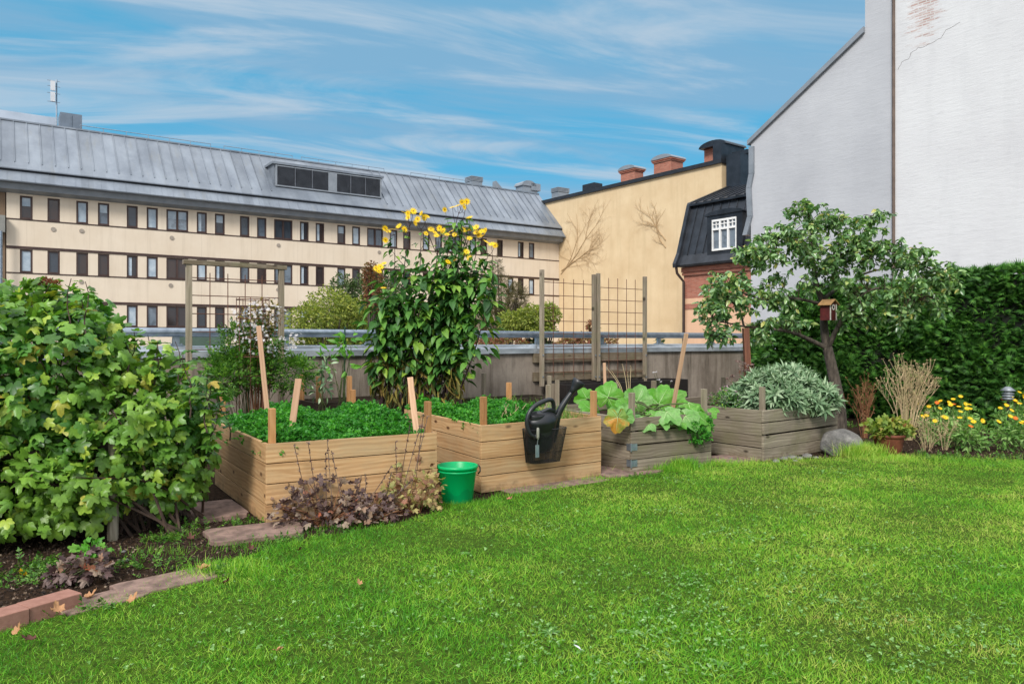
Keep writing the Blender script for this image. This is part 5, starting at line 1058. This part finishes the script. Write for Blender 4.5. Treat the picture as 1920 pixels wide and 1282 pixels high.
# ------------------------------------------------------------------ sage mass, oregano, squash
def pb_(x, y, Y, rx, ry, rz): q = P(x, y, Y); return (q[0], q[1], q[2], rx, ry, rz)
WH = join([xf(tpl_oval(.24, 3, .35, .2, .0), rz=i*2*math.pi/7, rx=R(38+12*(i % 2))) for i in range(7)]+[xf(tpl_oval(.22, 2, .1, .2, 0), rz=i*2.1, rx=R(70), s=.7) for i in range(3)])
def whorls(name, blobs_, N, m, size, label, cat, base, tpl=WH, keepz=.5):
    root = empty(name, base); tag(root, label, cat); p_, d_ = blob_points(blobs_, N, .55, .7, lambda q: q[:, 2] > keepz); N = len(p_)
    ax = tilt(nz(d_+up*.5), .3); dd = nz(np.cross(ax, rvec(N))); b = MB().scatter(tpl, frames(dd, ax), p_, rng.uniform(size*.7, size*1.25, N)); b.recenter(base).build('leaves', m, root)
    s = MB()
    for i in range(min(N, 160)): e = p_[i]; s.tube([np.array([e[0]*.4+base[0]*.6, e[1]*.4+base[1]*.6, base[2]]), e], .004, 4)
    s.recenter(base).build('stems', M['stem'], root); return root
sb = [pb_(1440, 745, 8.75, .34, .42, .27), pb_(1500, 750, 8.95, .36, .42, .28), pb_(1470, 730, 9.1, .42, .45, .26), pb_(1400, 755, 9.0, .22, .4, .2), pb_(1530, 757, 9.15, .22, .3, .22)]
whorls('sage_plant', sb, 1250, M['sage'], .112, 'large silvery sage bush spilling over the weathered bed beside the boulder', 'plant', np.array([3.15, 9.0, .5]))
ob_ = [pb_(1362, 752, 8.75, .2, .3, .12), pb_(1385, 740, 9.2, .22, .3, .14)]
plant('oregano', ob_, 1400, [OVS], M['helleaf'], (.02, .035), 'low flowering oregano at the left end of the sage bed', 'herb', ground=.48)
f = MB(); q = []
for bl in ob_:
    for _ in range(90): d_ = rvec(1)[0]; d_[2] = abs(d_[2]); q.append(np.array(bl[:3])+d_*np.array(bl[3:6])*1.1)
q = np.array(q); f.scatter(FLC, frames(nz(np.cross(rvec(len(q)), up)), tilt(np.tile(up, (len(q), 1)), .4)), q, .012); o = f.recenter(q[0]).build('oregano_flowers', leafmat('pink_florets', [(0, '8a6a78'), (1, 'b49aa6')], .7, .2), loc=q[0]); tag(o, 'tiny pale pink flower heads standing above the oregano', 'flowers', None, 'stuff')
# seedy red-brown umbels behind
def stalks(name, base, specs, m, head, hm, label, cat='plant', hs=.03, group=None, rad=.004):
    root = empty(name, base); tag(root, label, cat, group); s = MB(); hd = []
    for (dx, dy, h, br) in specs:
        a = np.array([base[0]+dx*.2, base[1]+dy*.2, base[2]]); e = np.array([base[0]+dx, base[1]+dy, base[2]+h]); c = np.array(spl([a, (a+e)/2+np.array([-dx*.15, 0, .06*h]), e], 6)); s.tube(c, np.linspace(rad, rad*.45, len(c)), 5); hd.append(e)
        for _ in range(br):
            k = rnd.randint(int(len(c)*.45), len(c)-2); L_ = rnd.uniform(.12, .3)*h; o_ = np.array([rnd.uniform(-.7, .7), rnd.uniform(-.7, .7), 1])*L_; e2 = c[k]+o_; s.tube(spl([c[k], c[k]+o_*.5+np.array([o_[0]*.15, 0, -.01]), e2], 3), np.linspace(rad*.6, rad*.3, 7), 4); hd.append(e2)
            if rnd.random() < .6: e3 = c[k]+o_*.6+np.array([rnd.uniform(-.05, .05), 0, .07*h+.02]); s.tube([c[k]+o_*.5, e3], rad*.3, 4); hd.append(e3)
    s.recenter(base).build('stalks', m, root); hd = np.array(hd)
    if len(hd) <= 60:
        for e in hd: dd = rvec(head); dd[:, 2] = np.abs(dd[:, 2])+.2; MB().scatter(OVS, frames(dd, rvec(head)), nz(dd)*hs*.2, hs).build('seed_head', hm, root, loc=e-base)
        return root
    dd = rvec(len(hd)*head); dd[:, 2] = np.abs(dd[:, 2])+.2; hp = np.repeat(hd, head, 0); b = MB().scatter(OVS, frames(dd, rvec(len(dd))), hp+nz(dd)*hs*.2, hs); o = b.recenter(base).build('seed_heads', hm, root); o['kind'] = 'stuff'; return root
Bq = lambda x, Y, z: np.array([(x-CX)/F*Y, Y, z])
stalks('umbel_plant', Bq(1395, 9.6, .5), [(rnd.uniform(-.2, .15), rnd.uniform(-.2, .2), rnd.uniform(.3, .5), 4) for _ in range(7)], M['rustdry'], 8, leafmat('umbel_heads', [(0, '6a5048'), (1, '94807a')], .8, .1), 'pinkish-brown seed umbels behind the sage bush', hs=.035)
stalks('onion_plant', Bq(1240, 9.2, .5), [(rnd.uniform(-.15, .15), rnd.uniform(-.2, .2), rnd.uniform(.3, .5), 0) for _ in range(6)], M['stem'], 9, M['whitepetal'], 'few upright green onion stalks with pale heads behind the squash', hs=.02)
stalks('dry_flower_stalks', Bq(1180, 9.0, .5), [(-.28, 0, .5, 0), (-.2, .1, .45, 0), (-.08, 0, .52, 0), (.02, 0, .5, 0), (-.02, 0, .42, 0), (.3, 0, .2, 0)], M['straw'], 1, M['straw'], 'pale dry stalks leaning behind the squash leaves', hs=.02, rad=.006)
# squash: big leaves
def bigleaf(seed, curl=.25, wave=.10):
    r_ = random.Random(seed); NR, NA = 6, 48; V = [(0, 0, 0)]; f = []
    for i in range(1, NR+1):
        t = i/NR
        for j in range(NA):
            a = -math.pi+2*math.pi*(j+.5)/NA; R_ = (.74+.16*math.cos(a)+.24*abs(math.cos(2.5*a))**1.0+.035*math.cos(17*a+seed)+r_.uniform(-.02, .02)*(1 if i == NR else 0))*(1-.72*math.exp(-((abs(a)-math.pi)/.30)**2))
            x, y = R_*t*math.sin(a), R_*t*math.cos(a)+.0
            z = -curl*t*t*R_**2+wave*t*t*(math.sin(a*3+seed)+.6*math.sin(a*7+seed*2))-.07*t*abs(math.cos(2.5*a))**6+.10*t*(1-abs(math.cos(2.5*a)))+.03*math.sin(9*t+a*11)
            V.append((x*.6, y*.6, z*.6))
    for j in range(NA-1): f.append((0, 2+j, 1+j))
    for i in range(NR-1):
        for j in range(NA-1): a = 1+i*NA+j; f.append((a, a+1, a+NA+1, a+NA))
    vb_ = MB()
    for a in (0, R(72), -R(72), R(144), -R(144)):
        k = int(round((a+math.pi)/(2*math.pi)*NA-.5)) % NA; vb_.tube([np.array(V[0])+(0, 0, .002)]+[np.array(V[1+i*NA+k])+np.array([0, 0, .004]) for i in range(NR-1)], np.linspace(.012, .003, NR), 4, cap=False)
    nv = len(V); V = np.concatenate([np.array(V)]+vb_.v); L4 = np.concatenate(vb_.l).reshape(-1, 4)+nv; return (V[:nv], f), (V, [tuple(int(i) for i in q) for q in L4])
sqb = np.array([1.5, 8.0, .46]); sq = empty('squash_plant', sqb); tag(sq, 'squash plant with huge green leaves hanging over the grey bed with metal brackets', 'plant')
SQ = [  # px, py, Y, size, direction, normal, material
 (1140, 745, 8.1, .30, (.2, .1, 1), (-.2, -.9, .3), 0), (1110, 770, 8.2, .26, (-.7, 0, .7), (0, -.6, .8), 0), (1165, 790, 7.7, .30, (.25, -.3, .95), (.1, -.8, .6), 1), (1195, 752, 8.2, .30, (.3, 0, .9), (0, -.8, .5), 1),
 (1158, 782, 7.25, .24, (0, -.25, -1), (.1, -1, .2), 2), (1172, 776, 7.3, .20, (-.3, -.3, -1), (.1, -1, .3), 1), (1235, 758, 8.2, .36, (.35, -.1, .9), (-.1, -.85, .5), 0), (1260, 745, 8.5, .28, (.9, 0, .5), (0, -.7, .7), 0),
 (1290, 756, 8.0, .30, (.9, -.2, -.1), (0, -.3, 1), 0), (1205, 782, 7.6, .26, (-.6, -.6, .1), (0, -.4, 1), 1), (1218, 776, 7.7, .24, (.8, -.5, .0), (0, -.6, .9), 0), (1250, 772, 7.6, .26, (.6, -.6, -.3), (-.1, -.7, .8), 1),
 (1285, 780, 7.75, .28, (.5, -.5, -.5), (0, -.8, .6), 1), (1305, 775, 7.85, .26, (.8, -.3, -.5), (.1, -.7, .7), 0), (1318, 790, 7.85, .22, (.4, -.4, -.9), (.2, -.9, .2), 0), (1300, 800, 7.8, .16, (-.1, -.3, -1), (0, -1, .2), 1),
 (1100, 748, 8.4, .24, (-.4, 0, .9), (.2, -.8, .4), 0), (1215, 792, 7.5, .20, (-.5, -.5, -.3), (0, -.6, .8), 1), (1240, 790, 7.6, .2, (.2, -.8, -.1), (0, -.3, 1), 1), (1180, 770, 7.9, .26, (-.5, -.2, .6), (0, -.8, .6), 0), (1270, 790, 7.7, .22, (-.3, -.6, .1), (.1, -.4, 1), 0), (1325, 770, 8.1, .22, (.9, 0, .2), (0, -.4, 1), 0), (1160, 765, 8.3, .25, (.1, .2, .9), (.2, -.9, .4), 0), (1275, 765, 8.3, .26, (-.4, -.2, .5), (0, -.5, .9), 1)]
st = MB()
for i, (x, y, Y, s_, d_, n_, mi) in enumerate(SQ):
    q = P(x, y, Y); tp1, tp2 = bigleaf(i, .28, .11); Rq = frames(np.array([d_], float), np.array([n_], float)); m_ = MB().scatter(tp1, Rq, np.array([q]), s_*.93, 0).scatter(tp2, Rq, np.array([q]), s_*.93, 1); m_.recenter(q)
    m_.build('leaf', [(M['squash'], M['squashpale'], M['squashdying'])[mi], M.setdefault('vein', simple('pale_leaf_vein', '9ab878', 'adc68c', .6, 9, bmp=0))], sq, smooth=True, loc=q-sqb)
    a = sqb+np.array([rnd.uniform(-.25, .35), rnd.uniform(-.1, .3), 0]); st.tube(spl([a, (a+q)/2+np.array([0, 0, .06]), q], 5), .009, 7)
st.recenter(sqb).build('stems', M['stem'], sq, smooth=True)
hb = [pb_(1310, 815, 7.80, .10, .04, .08), pb_(1326, 800, 7.93, .05, .07, .13), pb_(1300, 800, 7.74, .06, .04, .06)]
plant('trailing_herb', hb, 230, CURLY, M['parsley'], (.03, .05), 'green herb trailing over the right corner of the squash bed', 'herb', ground=.2, nst=6, norm_up=.2)
# climbing tomato greenery and white asters by the left trellis
plant('tomato_plants', [pb_(450, 690, 7.95, .35, .25, .2), pb_(480, 655, 8.0, .22, .2, .3), pb_(540, 700, 8.1, .28, .2, .16), pb_(420, 715, 7.7, .2, .2, .14), pb_(440, 655, 8.0, .14, .14, .25)], 1500, [tpl_frond(5, .4, 3)], M['weed'], (.08, .16), 'leafy tomato plants growing at the foot of the framed trellis', ground=0, nst=26)
r_, bs_ = plant('white_asters', [pb_(475, 610, 7.95, .22, .16, .20), pb_(500, 590, 8.0, .18, .14, .16), pb_(480, 650, 7.95, .18, .16, .16)], 700, [OVS], M['dryleaf'], (.03, .05), 'cloud of small white asters inside the round wire cage', ground=0, nst=34, stemm=M['rustdry'])
q, d_ = blob_points([pb_(470, 600, 7.8, .24, .18, .22), pb_(505, 585, 7.9, .2, .15, .16), pb_(545, 640, 8.0, .14, .12, .12), pb_(480, 640, 7.75, .2, .15, .15)], 300, .3, .3)
MB().scatter(petals(7, .4, .1), frames(nz(np.cross(rvec(len(q)), up)), tilt(nz(d_+np.array([0, -.6, .6])), .4)), q, rng.uniform(.014, .027, len(q))).recenter(bs_).build('flowers', M['whitepetal'], r_)
plant('young_climber', [pb_(648, 645, 8.65, .1, .08, .09), pb_(655, 632, 8.7, .12, .08, .05), pb_(615, 670, 8.6, .08, .08, .1), pb_(650, 680, 8.6, .05, .05, .16)], 50, [tpl_oval(.4, 4, .35, .2, .1)], M['squash'], (.08, .14), 'slender plant with few bright leaves climbing the green stake', ground=.5, nst=12)
plant('young_climber', [pb_(608, 715, 8.2, .06, .06, .1), pb_(612, 690, 8.2, .08, .06, .12), pb_(600, 735, 8.1, .1, .08, .06)], 60, [tpl_oval(.4, 4, .35, .2, .1)], M['sage'], (.06, .1), 'thin grey-green plant at the back right of the parsley bed', ground=.5, nst=8)

# ------------------------------------------------------------------ withering heucheras by the first bed
def heuchera(px, py, w_, h_, N, m, label, up_h=.3):
    N = int(N*.8); g_ = G(px, py); bl = [(g_[0], g_[1]+.10, h_*.45, w_/2, .17, h_*.5), (g_[0]-w_*.2, g_[1]+.02, h_*.3, w_*.35, .16, h_*.35), (g_[0]+w_*.22, g_[1]+.05, h_*.32, w_*.33, .15, h_*.36)]
    r_, b_ = plant('withering_heuchera', bl, N, LOB, m, (.028, .058), label, 'plant', 'withering plants in front of the parsley bed', nst=30, stemm=M['rustdry'], inner=.35, jit=.7)
    s = MB()
    for i in range(5):
        a = b_+np.array([rnd.uniform(-.15, .15), 0, .1]); e = a+np.array([rnd.uniform(-.1, .22), -.03, h_+rnd.uniform(0, up_h)]); c = spl([a, (a+e)/2, e], 4); s.tube(c, .0025, 4); k = np.array(c)[-4:]; k = np.repeat(k, 5, 0); s.scatter(OVS, frames(rvec(len(k)), rvec(len(k))), k, .02)
    s.recenter(b_).build('flower_stalks', M['purple'], r_); return r_
heuchera(603, 988, .74, .36, 560, M['purple'], 'withering purple-brown plant slumped against the front of the parsley bed')
heuchera(772, 962, .46, .42, 330, M['palefall'], 'withering plant with yellowing leaves beside the green bucket', .25)
heuchera(690, 978, .5, .2, 260, M['purple'], 'low mat of purple withering leaves between the two taller withering plants', .1)
g_ = G(160, 1092); plant('heuchera', [(g_[0], g_[1], .09, .13, .10, .08), (g_[0]-.12, g_[1]-.02, .06, .07, .07, .05)], 110, LOB, M['purple'], (.04, .07), 'small purple and green heuchera behind the pink edging blocks', nst=10)
g_ = G(165, 1070); plant('heuchera', [(g_[0], g_[1]+.05, .11, .10, .07, .05)], 46, LOB, M['squash'], (.035, .055), 'bright green heuchera seedling behind the purple one', nst=6)
# potted plant
ppos = np.array([pt[0], pt[1]+.13, .24]); plant('potted_plant', [(ppos[0], ppos[1], .34, .25, .2, .09), (ppos[0]-.13, ppos[1]-.05, .28, .12, .12, .07), (ppos[0]+.14, ppos[1]-.04, .29, .12, .12, .07)], 360, LOB, leafmat('strawberry_leaves', [(0, '54702a'), (.5, '7a9038'), (.85, '9aa048'), (1, '8a5a34')], .5, .3), (.05, .085), 'yellow-green leafy plant growing in the terracotta pot', nst=24, ground=.22, stemm=M['rustdry'])
# dried candelabra stalks
stalks('dry_stalks', Bq(1698, 9.9, .0), [(x_, rnd.uniform(-.15, .15), (1.0-.9*x_*x_)*rnd.uniform(.78, 1.02), 7) for x_ in [rnd.uniform(-.42, .42) for _ in range(24)]], M['straw'], 3, M['straw'], 'big tangle of pale dry candelabra stalks behind the terracotta pot', hs=.022, rad=.006)
stalks('dry_stalks', Bq(1622, 10.1, .0), [(rnd.uniform(-.22, .22), rnd.uniform(-.15, .15), rnd.uniform(.4, .78), 5) for _ in range(17)], M['rustdry'], 2, M['rustdry'], 'red-brown dry stalks between the tree trunk and the pale tangle', hs=.02, rad=.005)
# flower border
for i in range(38):
    px, Y = rnd.uniform(1728, 2040), rnd.uniform(8.75, 10.6); q = Bq(px, Y, 0); hgt = rnd.uniform(.14, .22)+(Y-8.7)*.10+(.05 if px > 1800 else 0)
    r_, b_ = plant('marigold', [(q[0], q[1], hgt*.55, .15, .14, hgt*.5), (q[0]+rnd.uniform(-.1, .1), q[1], hgt*.8, .09, .09, hgt*.35)], 130, [tpl_oval(.34, 3, .3, .2, .02)], leafmat_cache if 'leafmat_cache' in globals() else M.setdefault('mgl', leafmat('marigold_leaves', [(0, '4c7a30'), (.6, '6f9a48'), (1, '94b26a')], .55, .3)), (.045, .09), 'yellow-flowered marigold plant in the border before the hedge', 'flowering plant', 'marigolds in the border', nst=10)
    k = rnd.choice((1, 1, 2, 3)) if px > 1745 else 1
    if k:
        fp = np.array([(q[0]+rnd.uniform(-.16, .16), q[1]+rnd.uniform(-.1, .1), hgt*1.15+rnd.uniform(.02, .1)) for _ in range(k)]); fn = tilt(np.tile(np.array([0, -.5, .8]), (k, 1)), .2); dd = nz(np.cross(fn, rvec(k)))
        Rq = frames(dd, fn)
        for j in range(k): MB().scatter(FLC, Rq[j:j+1], [np.zeros(3)], .036, 0).scatter(DISC, Rq[j:j+1], [np.zeros(3)], .03, 1).tube([(-.01, 0, -.16), (0, 0, 0)], .003, 4, 2).build('flower_head', [M['orangepetal'] if rnd.random() < .07 else M['yellowpetal'], M['flowercore'], M['stem']], r_, loc=fp[j]-b_)
# dry grasses mixed in
for px, Y in ((1745, 9.2), (1770, 9.0), (1735, 8.9), (1790, 9.3)):
    stalks('dry_border_stalks', Bq(px, Y, 0), [(rnd.uniform(-.24, .24), rnd.uniform(-.14, .14), rnd.uniform(.15, .42), 3) for _ in range(11)], M['straw'], 2, M['straw'], 'wispy pale dry stalks at the left end of the flower border', hs=.02, group='dry stalks in the border', rad=.0022)

# ------------------------------------------------------------------ grass
edge = lambda x: np.interp(x, EDGE[:, 0], EDGE[:, 1])
def grass_noise(x, y): return .5+.2*np.sin(x*1.7+y*2.3)+.18*np.sin(x*3.9-y*2.7+1)+.12*np.sin(y*6.1+x*5.3+2)
def lawn_points(N, y0=1.9, y1=9.0, over=.03):
    Y = y0+(y1-y0)*rng.random(N)**1.15; X = rng.uniform(-1, 1, N)*(.74*Y+1.5); k = Y < edge(X)+over+.08*np.sin(X*9)*np.sin(X*23+1)+rng.normal(size=N)*.02; return X[k], Y[k]
def grassmat(name, stops, sc=.9):
    m, nt, N, L, B = newmat(name); g = N.new('ShaderNodeNewGeometry'); r = ramp(N, stops); tc = N.new('ShaderNodeTexCoord').outputs['Object']
    f = noise(N, L, tc, sc, 4, .6); a = N.new('ShaderNodeMath'); a.operation = 'MULTIPLY'; a.inputs[1].default_value = .45; L.new(g.outputs['Random Per Island'], a.inputs[0])
    a2 = N.new('ShaderNodeMath'); a2.operation = 'ADD'; L.new(a.outputs[0], a2.inputs[0]); f5 = noise(N, L, tc, 5.5, 3, .6); a6 = N.new('ShaderNodeMath'); a6.operation = 'ADD'; L.new(mr(N, L, f, .32, .68, 0, .38), a6.inputs[0]); L.new(mr(N, L, f5, .35, .65, 0, .2), a6.inputs[1]); sx_ = N.new('ShaderNodeSeparateXYZ'); L.new(tc, sx_.inputs[0]); a7 = N.new('ShaderNodeMath'); a7.operation = 'ADD'; L.new(a6.outputs[0], a7.inputs[0]); L.new(mr(N, L, sx_.outputs['X'], -1.5, 2.0, -.12, .07), a7.inputs[1]); L.new(a7.outputs[0], a2.inputs[1]); L.new(a2.outputs[0], r.inputs[0]); c = r.outputs[0]
    L.new(c, B.inputs['Base Color']); B.inputs['Roughness'].default_value = .5; B.inputs['Specular IOR Level'].default_value = .3
    t = N.new('ShaderNodeBsdfTranslucent'); L.new(mixc(N, L, 1.0, c, (1.2, 1.4, .5, 1), 'MULTIPLY'), t.inputs[0]); mx = N.new('ShaderNodeMixShader'); mx.inputs[0].default_value = .35
    L.new(B.outputs[0], mx.inputs[1]); L.new(t.outputs[0], mx.inputs[2]); L.new(mx.outputs[0], N['Material Output'].inputs[0]); return m
X, Y = lawn_points(580000); gn = grass_noise(X, Y); wn = np.sin(X*2.9+1.3*np.sin(Y*2.1))*np.sin(Y*3.7+1.1*np.sin(X*3.3)); k = ~((wn > .62) & (rng.random(len(X)) < .10)); X, Y, gn, wn = X[k], Y[k], gn[k], wn[k]; N = len(X); h = (.016+.024*rng.random(N)**1.4)*(.7+.6*gn)*np.where(wn > .62, .85, 1)
tl_ = rng.normal(size=(N, 2))*.62; dd = np.c_[tl_*(1.1+.9*np.sin(X*3+Y*5)[:, None]**2), np.ones(N)]; nn_ = rvec(N); w_ = rng.uniform(.9, 1.6, N)
b = MB().scatter(tpl_blade(.075, .35, 2), frames(dd, nn_), np.c_[X, Y, np.full(N, .004)], np.c_[h*w_, h, h])
M['grass'] = grassmat('grass_blades', [(0, '285c14'), (.22, '448620'), (.46, '6ca92e'), (.68, '9bbf44'), (.88, 'bcc566'), (1, 'c8b478')])
tag(b.build('grass', M['grass']), 'short green lawn grass covering the foreground', None, kind='stuff'); bpy.data.objects['grass']['category'] = 'grass'
# longer uncut fringe by beds, boulder and pot
X, Y, H = [], [], []
for (px, py, w_, n_, hh) in ((1275, 880, .22, 1300, .12), (857, 952, .25, 500, .05), (1240, 884, .3, 900, .08), (1620, 858, .25, 1500, .17), (1665, 862, .4, 900, .07), (1345, 872, .25, 500, .06), (1400, 872, .5, 700, .06), (1500, 866, .5, 700, .05), (1720, 864, .5, 900, .06), (1130, 902, .4, 500, .05), (1000, 925, .5, 500, .045), (890, 945, .3, 500, .05), (420, 1080, .25, 700, .08), (300, 1040, .25, 180, .05), (500, 1030, .4, 600, .05), (640, 1000, .6, 600, .05), (340, 1010, .2, 120, .05), (1850, 868, 1.0, 1200, .05)):
    g_ = G(px, py); X.append(g_[0]+rng.normal(size=n_)*w_*.5); Y.append(g_[1]+rng.normal(size=n_)*w_*.22+.03); H.append(hh*rng.uniform(.5, 1.2, n_))
X, Y, H = map(np.concatenate, (X, Y, H)); N = len(X); dd = np.c_[rng.normal(size=(N, 2))*.35, np.ones(N)]
b = MB().scatter(tpl_blade(.04, .5, 3), frames(dd, rvec(N)), np.c_[X, Y, np.zeros(N)], np.c_[np.minimum(H*1.2, .12), H, H]); o = b.build('grass_tufts', M['grass']); tag(o, 'longer grass tufts along the lawn edge, beds and boulder', 'grass', None, 'stuff')
# clover and broad-leaved weeds in the lawn
CL = join([xf((tpl_oval(.9, 3, .05, .1, 0)[0]*.5, tpl_oval(.9, 3, .05, .1, 0)[1]), rz=i*2*math.pi/3) for i in range(3)])
cx, cy = [], []
for (px, py, w_, n_) in ((1310, 1105, .25, 130), (1290, 1160, .35, 160), (1350, 1240, .3, 110), (1160, 1270, .25, 90), (1000, 1240, .2, 60), (1480, 1080, .4, 130), (1600, 1150, .5, 200), (1750, 1050, .5, 160), (1850, 1200, .3, 150), (1030, 1190, .15, 40), (1380, 1010, .3, 120), (1220, 1200, .3, 120), (640, 1230, .4, 90), (450, 1200, .4, 80), (1130, 1090, .3, 80), (820, 1090, .3, 70), (1450, 960, .5, 120), (1010, 995, .25, 60), (900, 1150, .3, 70), (700, 1180, .3, 60), (1260, 905, .2, 50), (1570, 890, .3, 90), (1240, 965, .2, 50), (1700, 1250, .3, 120)):
    g_ = G(px, py); cx.append(g_[0]+rng.normal(size=n_)*w_*.5); cy.append(g_[1]+rng.normal(size=n_)*w_*.5)
cx, cy = np.concatenate(cx), np.concatenate(cy); X, Y = lawn_points(900, 2, 7, -.1); cx, cy = np.r_[cx, X], np.r_[cy, Y]; k = cy < edge(cx)-.03; cx, cy = cx[k], cy[k]; N = len(cx)
nn_ = tilt(np.tile(up, (N, 1)), .35); dd = nz(np.cross(nn_, rvec(N))); b = MB().scatter(CL, frames(dd, nn_), np.c_[cx, cy, rng.uniform(.022, .042, N)], rng.uniform(.012, .026, N))
for (px, py, s_) in ((1030, 1190, .055), (1190, 1190, .045), (870, 1040, .04), (1350, 1250, .05), (1560, 1130, .045)):
    g_ = G(px, py); n_ = 9; a = np.arange(n_)*2.4; dd = np.stack([np.cos(a), np.sin(a), np.full(n_, .35)], 1); b.scatter(tpl_oval(.26, 4, .35, .1, .0), frames(dd, np.tile(up, (n_, 1))), np.tile(g_+np.array([0, 0, .01]), (n_, 1)), s_)
tag(b.build('clover', M['clover']), 'pale clover and plantain patches scattered in the lawn', 'clover', None, 'stuff')
# weeds on soil strip and slabs
X, Y = [], []
for (px, py, w_, n_) in ((300, 1015, .15, 50), (340, 990, .2, 45), (425, 1078, .12, 45), (250, 1060, .2, 25), (60, 1085, .3, 90), (330, 1060, .25, 35), (450, 985, .2, 40), (95, 1060, .2, 60), (1600, 850, .2, 80), (1570, 800, .3, 120), (1740, 862, .3, 90), (1790, 858, .3, 60), (1200, 895, .2, 20), (960, 905, .04, 12), (520, 1020, .2, 40), (1860, 862, .5, 80), (180, 1150, .08, 16), (90, 1155, .06, 8), (1640, 838, .12, 60), (1530, 845, .1, 10)):
    g_ = G(px, py); X.append(g_[0]+rng.normal(size=n_)*w_*.5); Y.append(g_[1]+rng.normal(size=n_)*w_*.4)
X, Y = np.concatenate(X), np.concatenate(Y); N = len(X); dd = tilt(np.tile([0, 0, 1.], (N, 1)), .7); dd[:, 2] = np.abs(dd[:, 2]); b = MB().scatter(tpl_frond(9, .4, 3), frames(dd, tilt(np.tile(up, (N, 1)), .6)), np.c_[X, Y, np.full(N, .005)], rng.uniform(.035, .09, N)); tag(b.build('weeds', M['weed']), 'small green weeds on the soil strip between lawn, slabs and beds', 'weeds', None, 'stuff')
# litter of soil crumbs
N = 9000; X = rng.uniform(-3.4, -1.2, N); Y = rng.uniform(3.4, 6.2, N); k = (Y > edge(X)+.02); X, Y = X[k], Y[k]; X2 = rng.uniform(3.4, 6.8, 5000); Y2 = rng.uniform(8.3, 10.6, 5000); X, Y = np.r_[X, X2], np.r_[Y, Y2]; N = len(X)
OCT = (np.array([(1, 0, 0), (0, 1, 0), (-1, 0, 0), (0, -1, 0), (0, 0, .8), (0, 0, -.8)]), [(0, 1, 4), (1, 2, 4), (2, 3, 4), (3, 0, 4), (1, 0, 5), (2, 1, 5), (3, 2, 5), (0, 3, 5)])
b = MB().scatter(OCT, frames(rvec(N), rvec(N)), np.c_[X, Y, np.full(N, .003)], rng.uniform(.003, .013, (N, 3))); tag(b.build('soil_crumbs', leafmat('crumbs', [(0, '1b130d'), (.7, '3a2b20'), (.93, '5c4a3a'), (1, '8a7a68')], .95, 0)), 'crumbs of dark soil and grit on the bare strip', 'soil', None, 'stuff')
# fallen leaves, feather
LF = [((953, 946), .035, 'a5', 'pinkish brown fallen leaf on the lawn left of the watering can'), ((978, 938), .02, 'a5', 'small brown fallen leaf near the front of the second pine bed'), ((1021, 934), .02, 'a5', 'small fallen leaf below the wire basket'), ((378, 1078), .05, 'a', 'curled orange-brown fallen leaf at the lawn edge below the bush'), ((245, 1144), .04, 'a', 'tan fallen leaf on the lawn right of the pink blocks'), ((165, 1126), .04, 'a', 'tan fallen leaf touching the end of the pink blocks'), ((420, 1108), .035, 'b', 'dark red-brown fallen leaf in the grass below the paving slab'), ((110, 1162), .045, 'a', 'pale fallen leaf lying under the pink blocks'), ((45, 1085), .04, 'c', 'bright yellow fallen leaf on the soil under the bush'), ((30, 1205), .035, 'a', 'brown fallen leaf near the lower left corner of the lawn'), ((60, 1218), .04, 'b', 'dark withered leaf near the lower left corner of the lawn'), ((358, 1015), .035, 'b', 'reddish fallen leaf beside the reddish paving slab'), ((470, 1042), .03, 'b', 'dark brown leaf on the lower edge of the grey slab'), ((675, 1110), .025, 'a', 'tiny tan leaf alone in the middle of the lawn'), ((560, 1045), .025, 'b', 'dark leaf at the lawn edge below the withering plant'), ((520, 1238), .03, 'a', 'thin tan leaf in the grass near the bottom of the photo'), ((905, 905), .03, 'a5', 'brown leaf against the foot of the second pine bed')]
LM = {'a': leafmat('tan_leaf', [(0, '9c6c48'), (1, 'b48a62')], .7, .15), 'a5': leafmat('pink_brown_leaf', [(0, '9a5f48'), (1, 'a8735a')], .7, .15), 'b': leafmat('dark_leaf', [(0, '4a2a20'), (1, '5f3a2c')], .7, .1), 'c': leafmat('yellow_leaf', [(0, 'c89a1c'), (1, 'd0a828')], .6, .3)}
for i, ((x, y), s_, m_, lab) in enumerate(LF):
    g_ = G(x, y)+np.array([0, 0, .045 if (y > g_[1] and (G(x, y)[1] < edge(G(x, y)[0]))) else .02]); v, f_ = tpl_lobed(CUR, -.6-.3*rnd.random(), .12, i); v = v*s_*1.0
    a = rnd.uniform(0, 6.28); v = v @ np.array(Matrix.Rotation(a, 3, 'Z') @ Matrix.Rotation(R(rnd.uniform(-35, 35)), 3, 'X')).T
    tag(MB().add(v, f_).build('fallen_leaf', LM[m_], loc=g_, smooth=True), lab, 'leaf', 'fallen leaves')
g_ = G(1090, 1238)+np.array([0, 0, .045]); b = MB(); b.scatter(tpl_oval(.16, 5, .1, .2, .1), frames(np.array([[-.35, .9, .02]]), np.array([[0, 0, 1.]])), np.array([g_]), .075); tag(b.recenter(g_).build('feather', simple('feather_white', 'b8bab8', 'cfd0ce', .7, 30, bmp=0), loc=g_), 'small white feather lying in the grass near the bottom centre', 'feather')
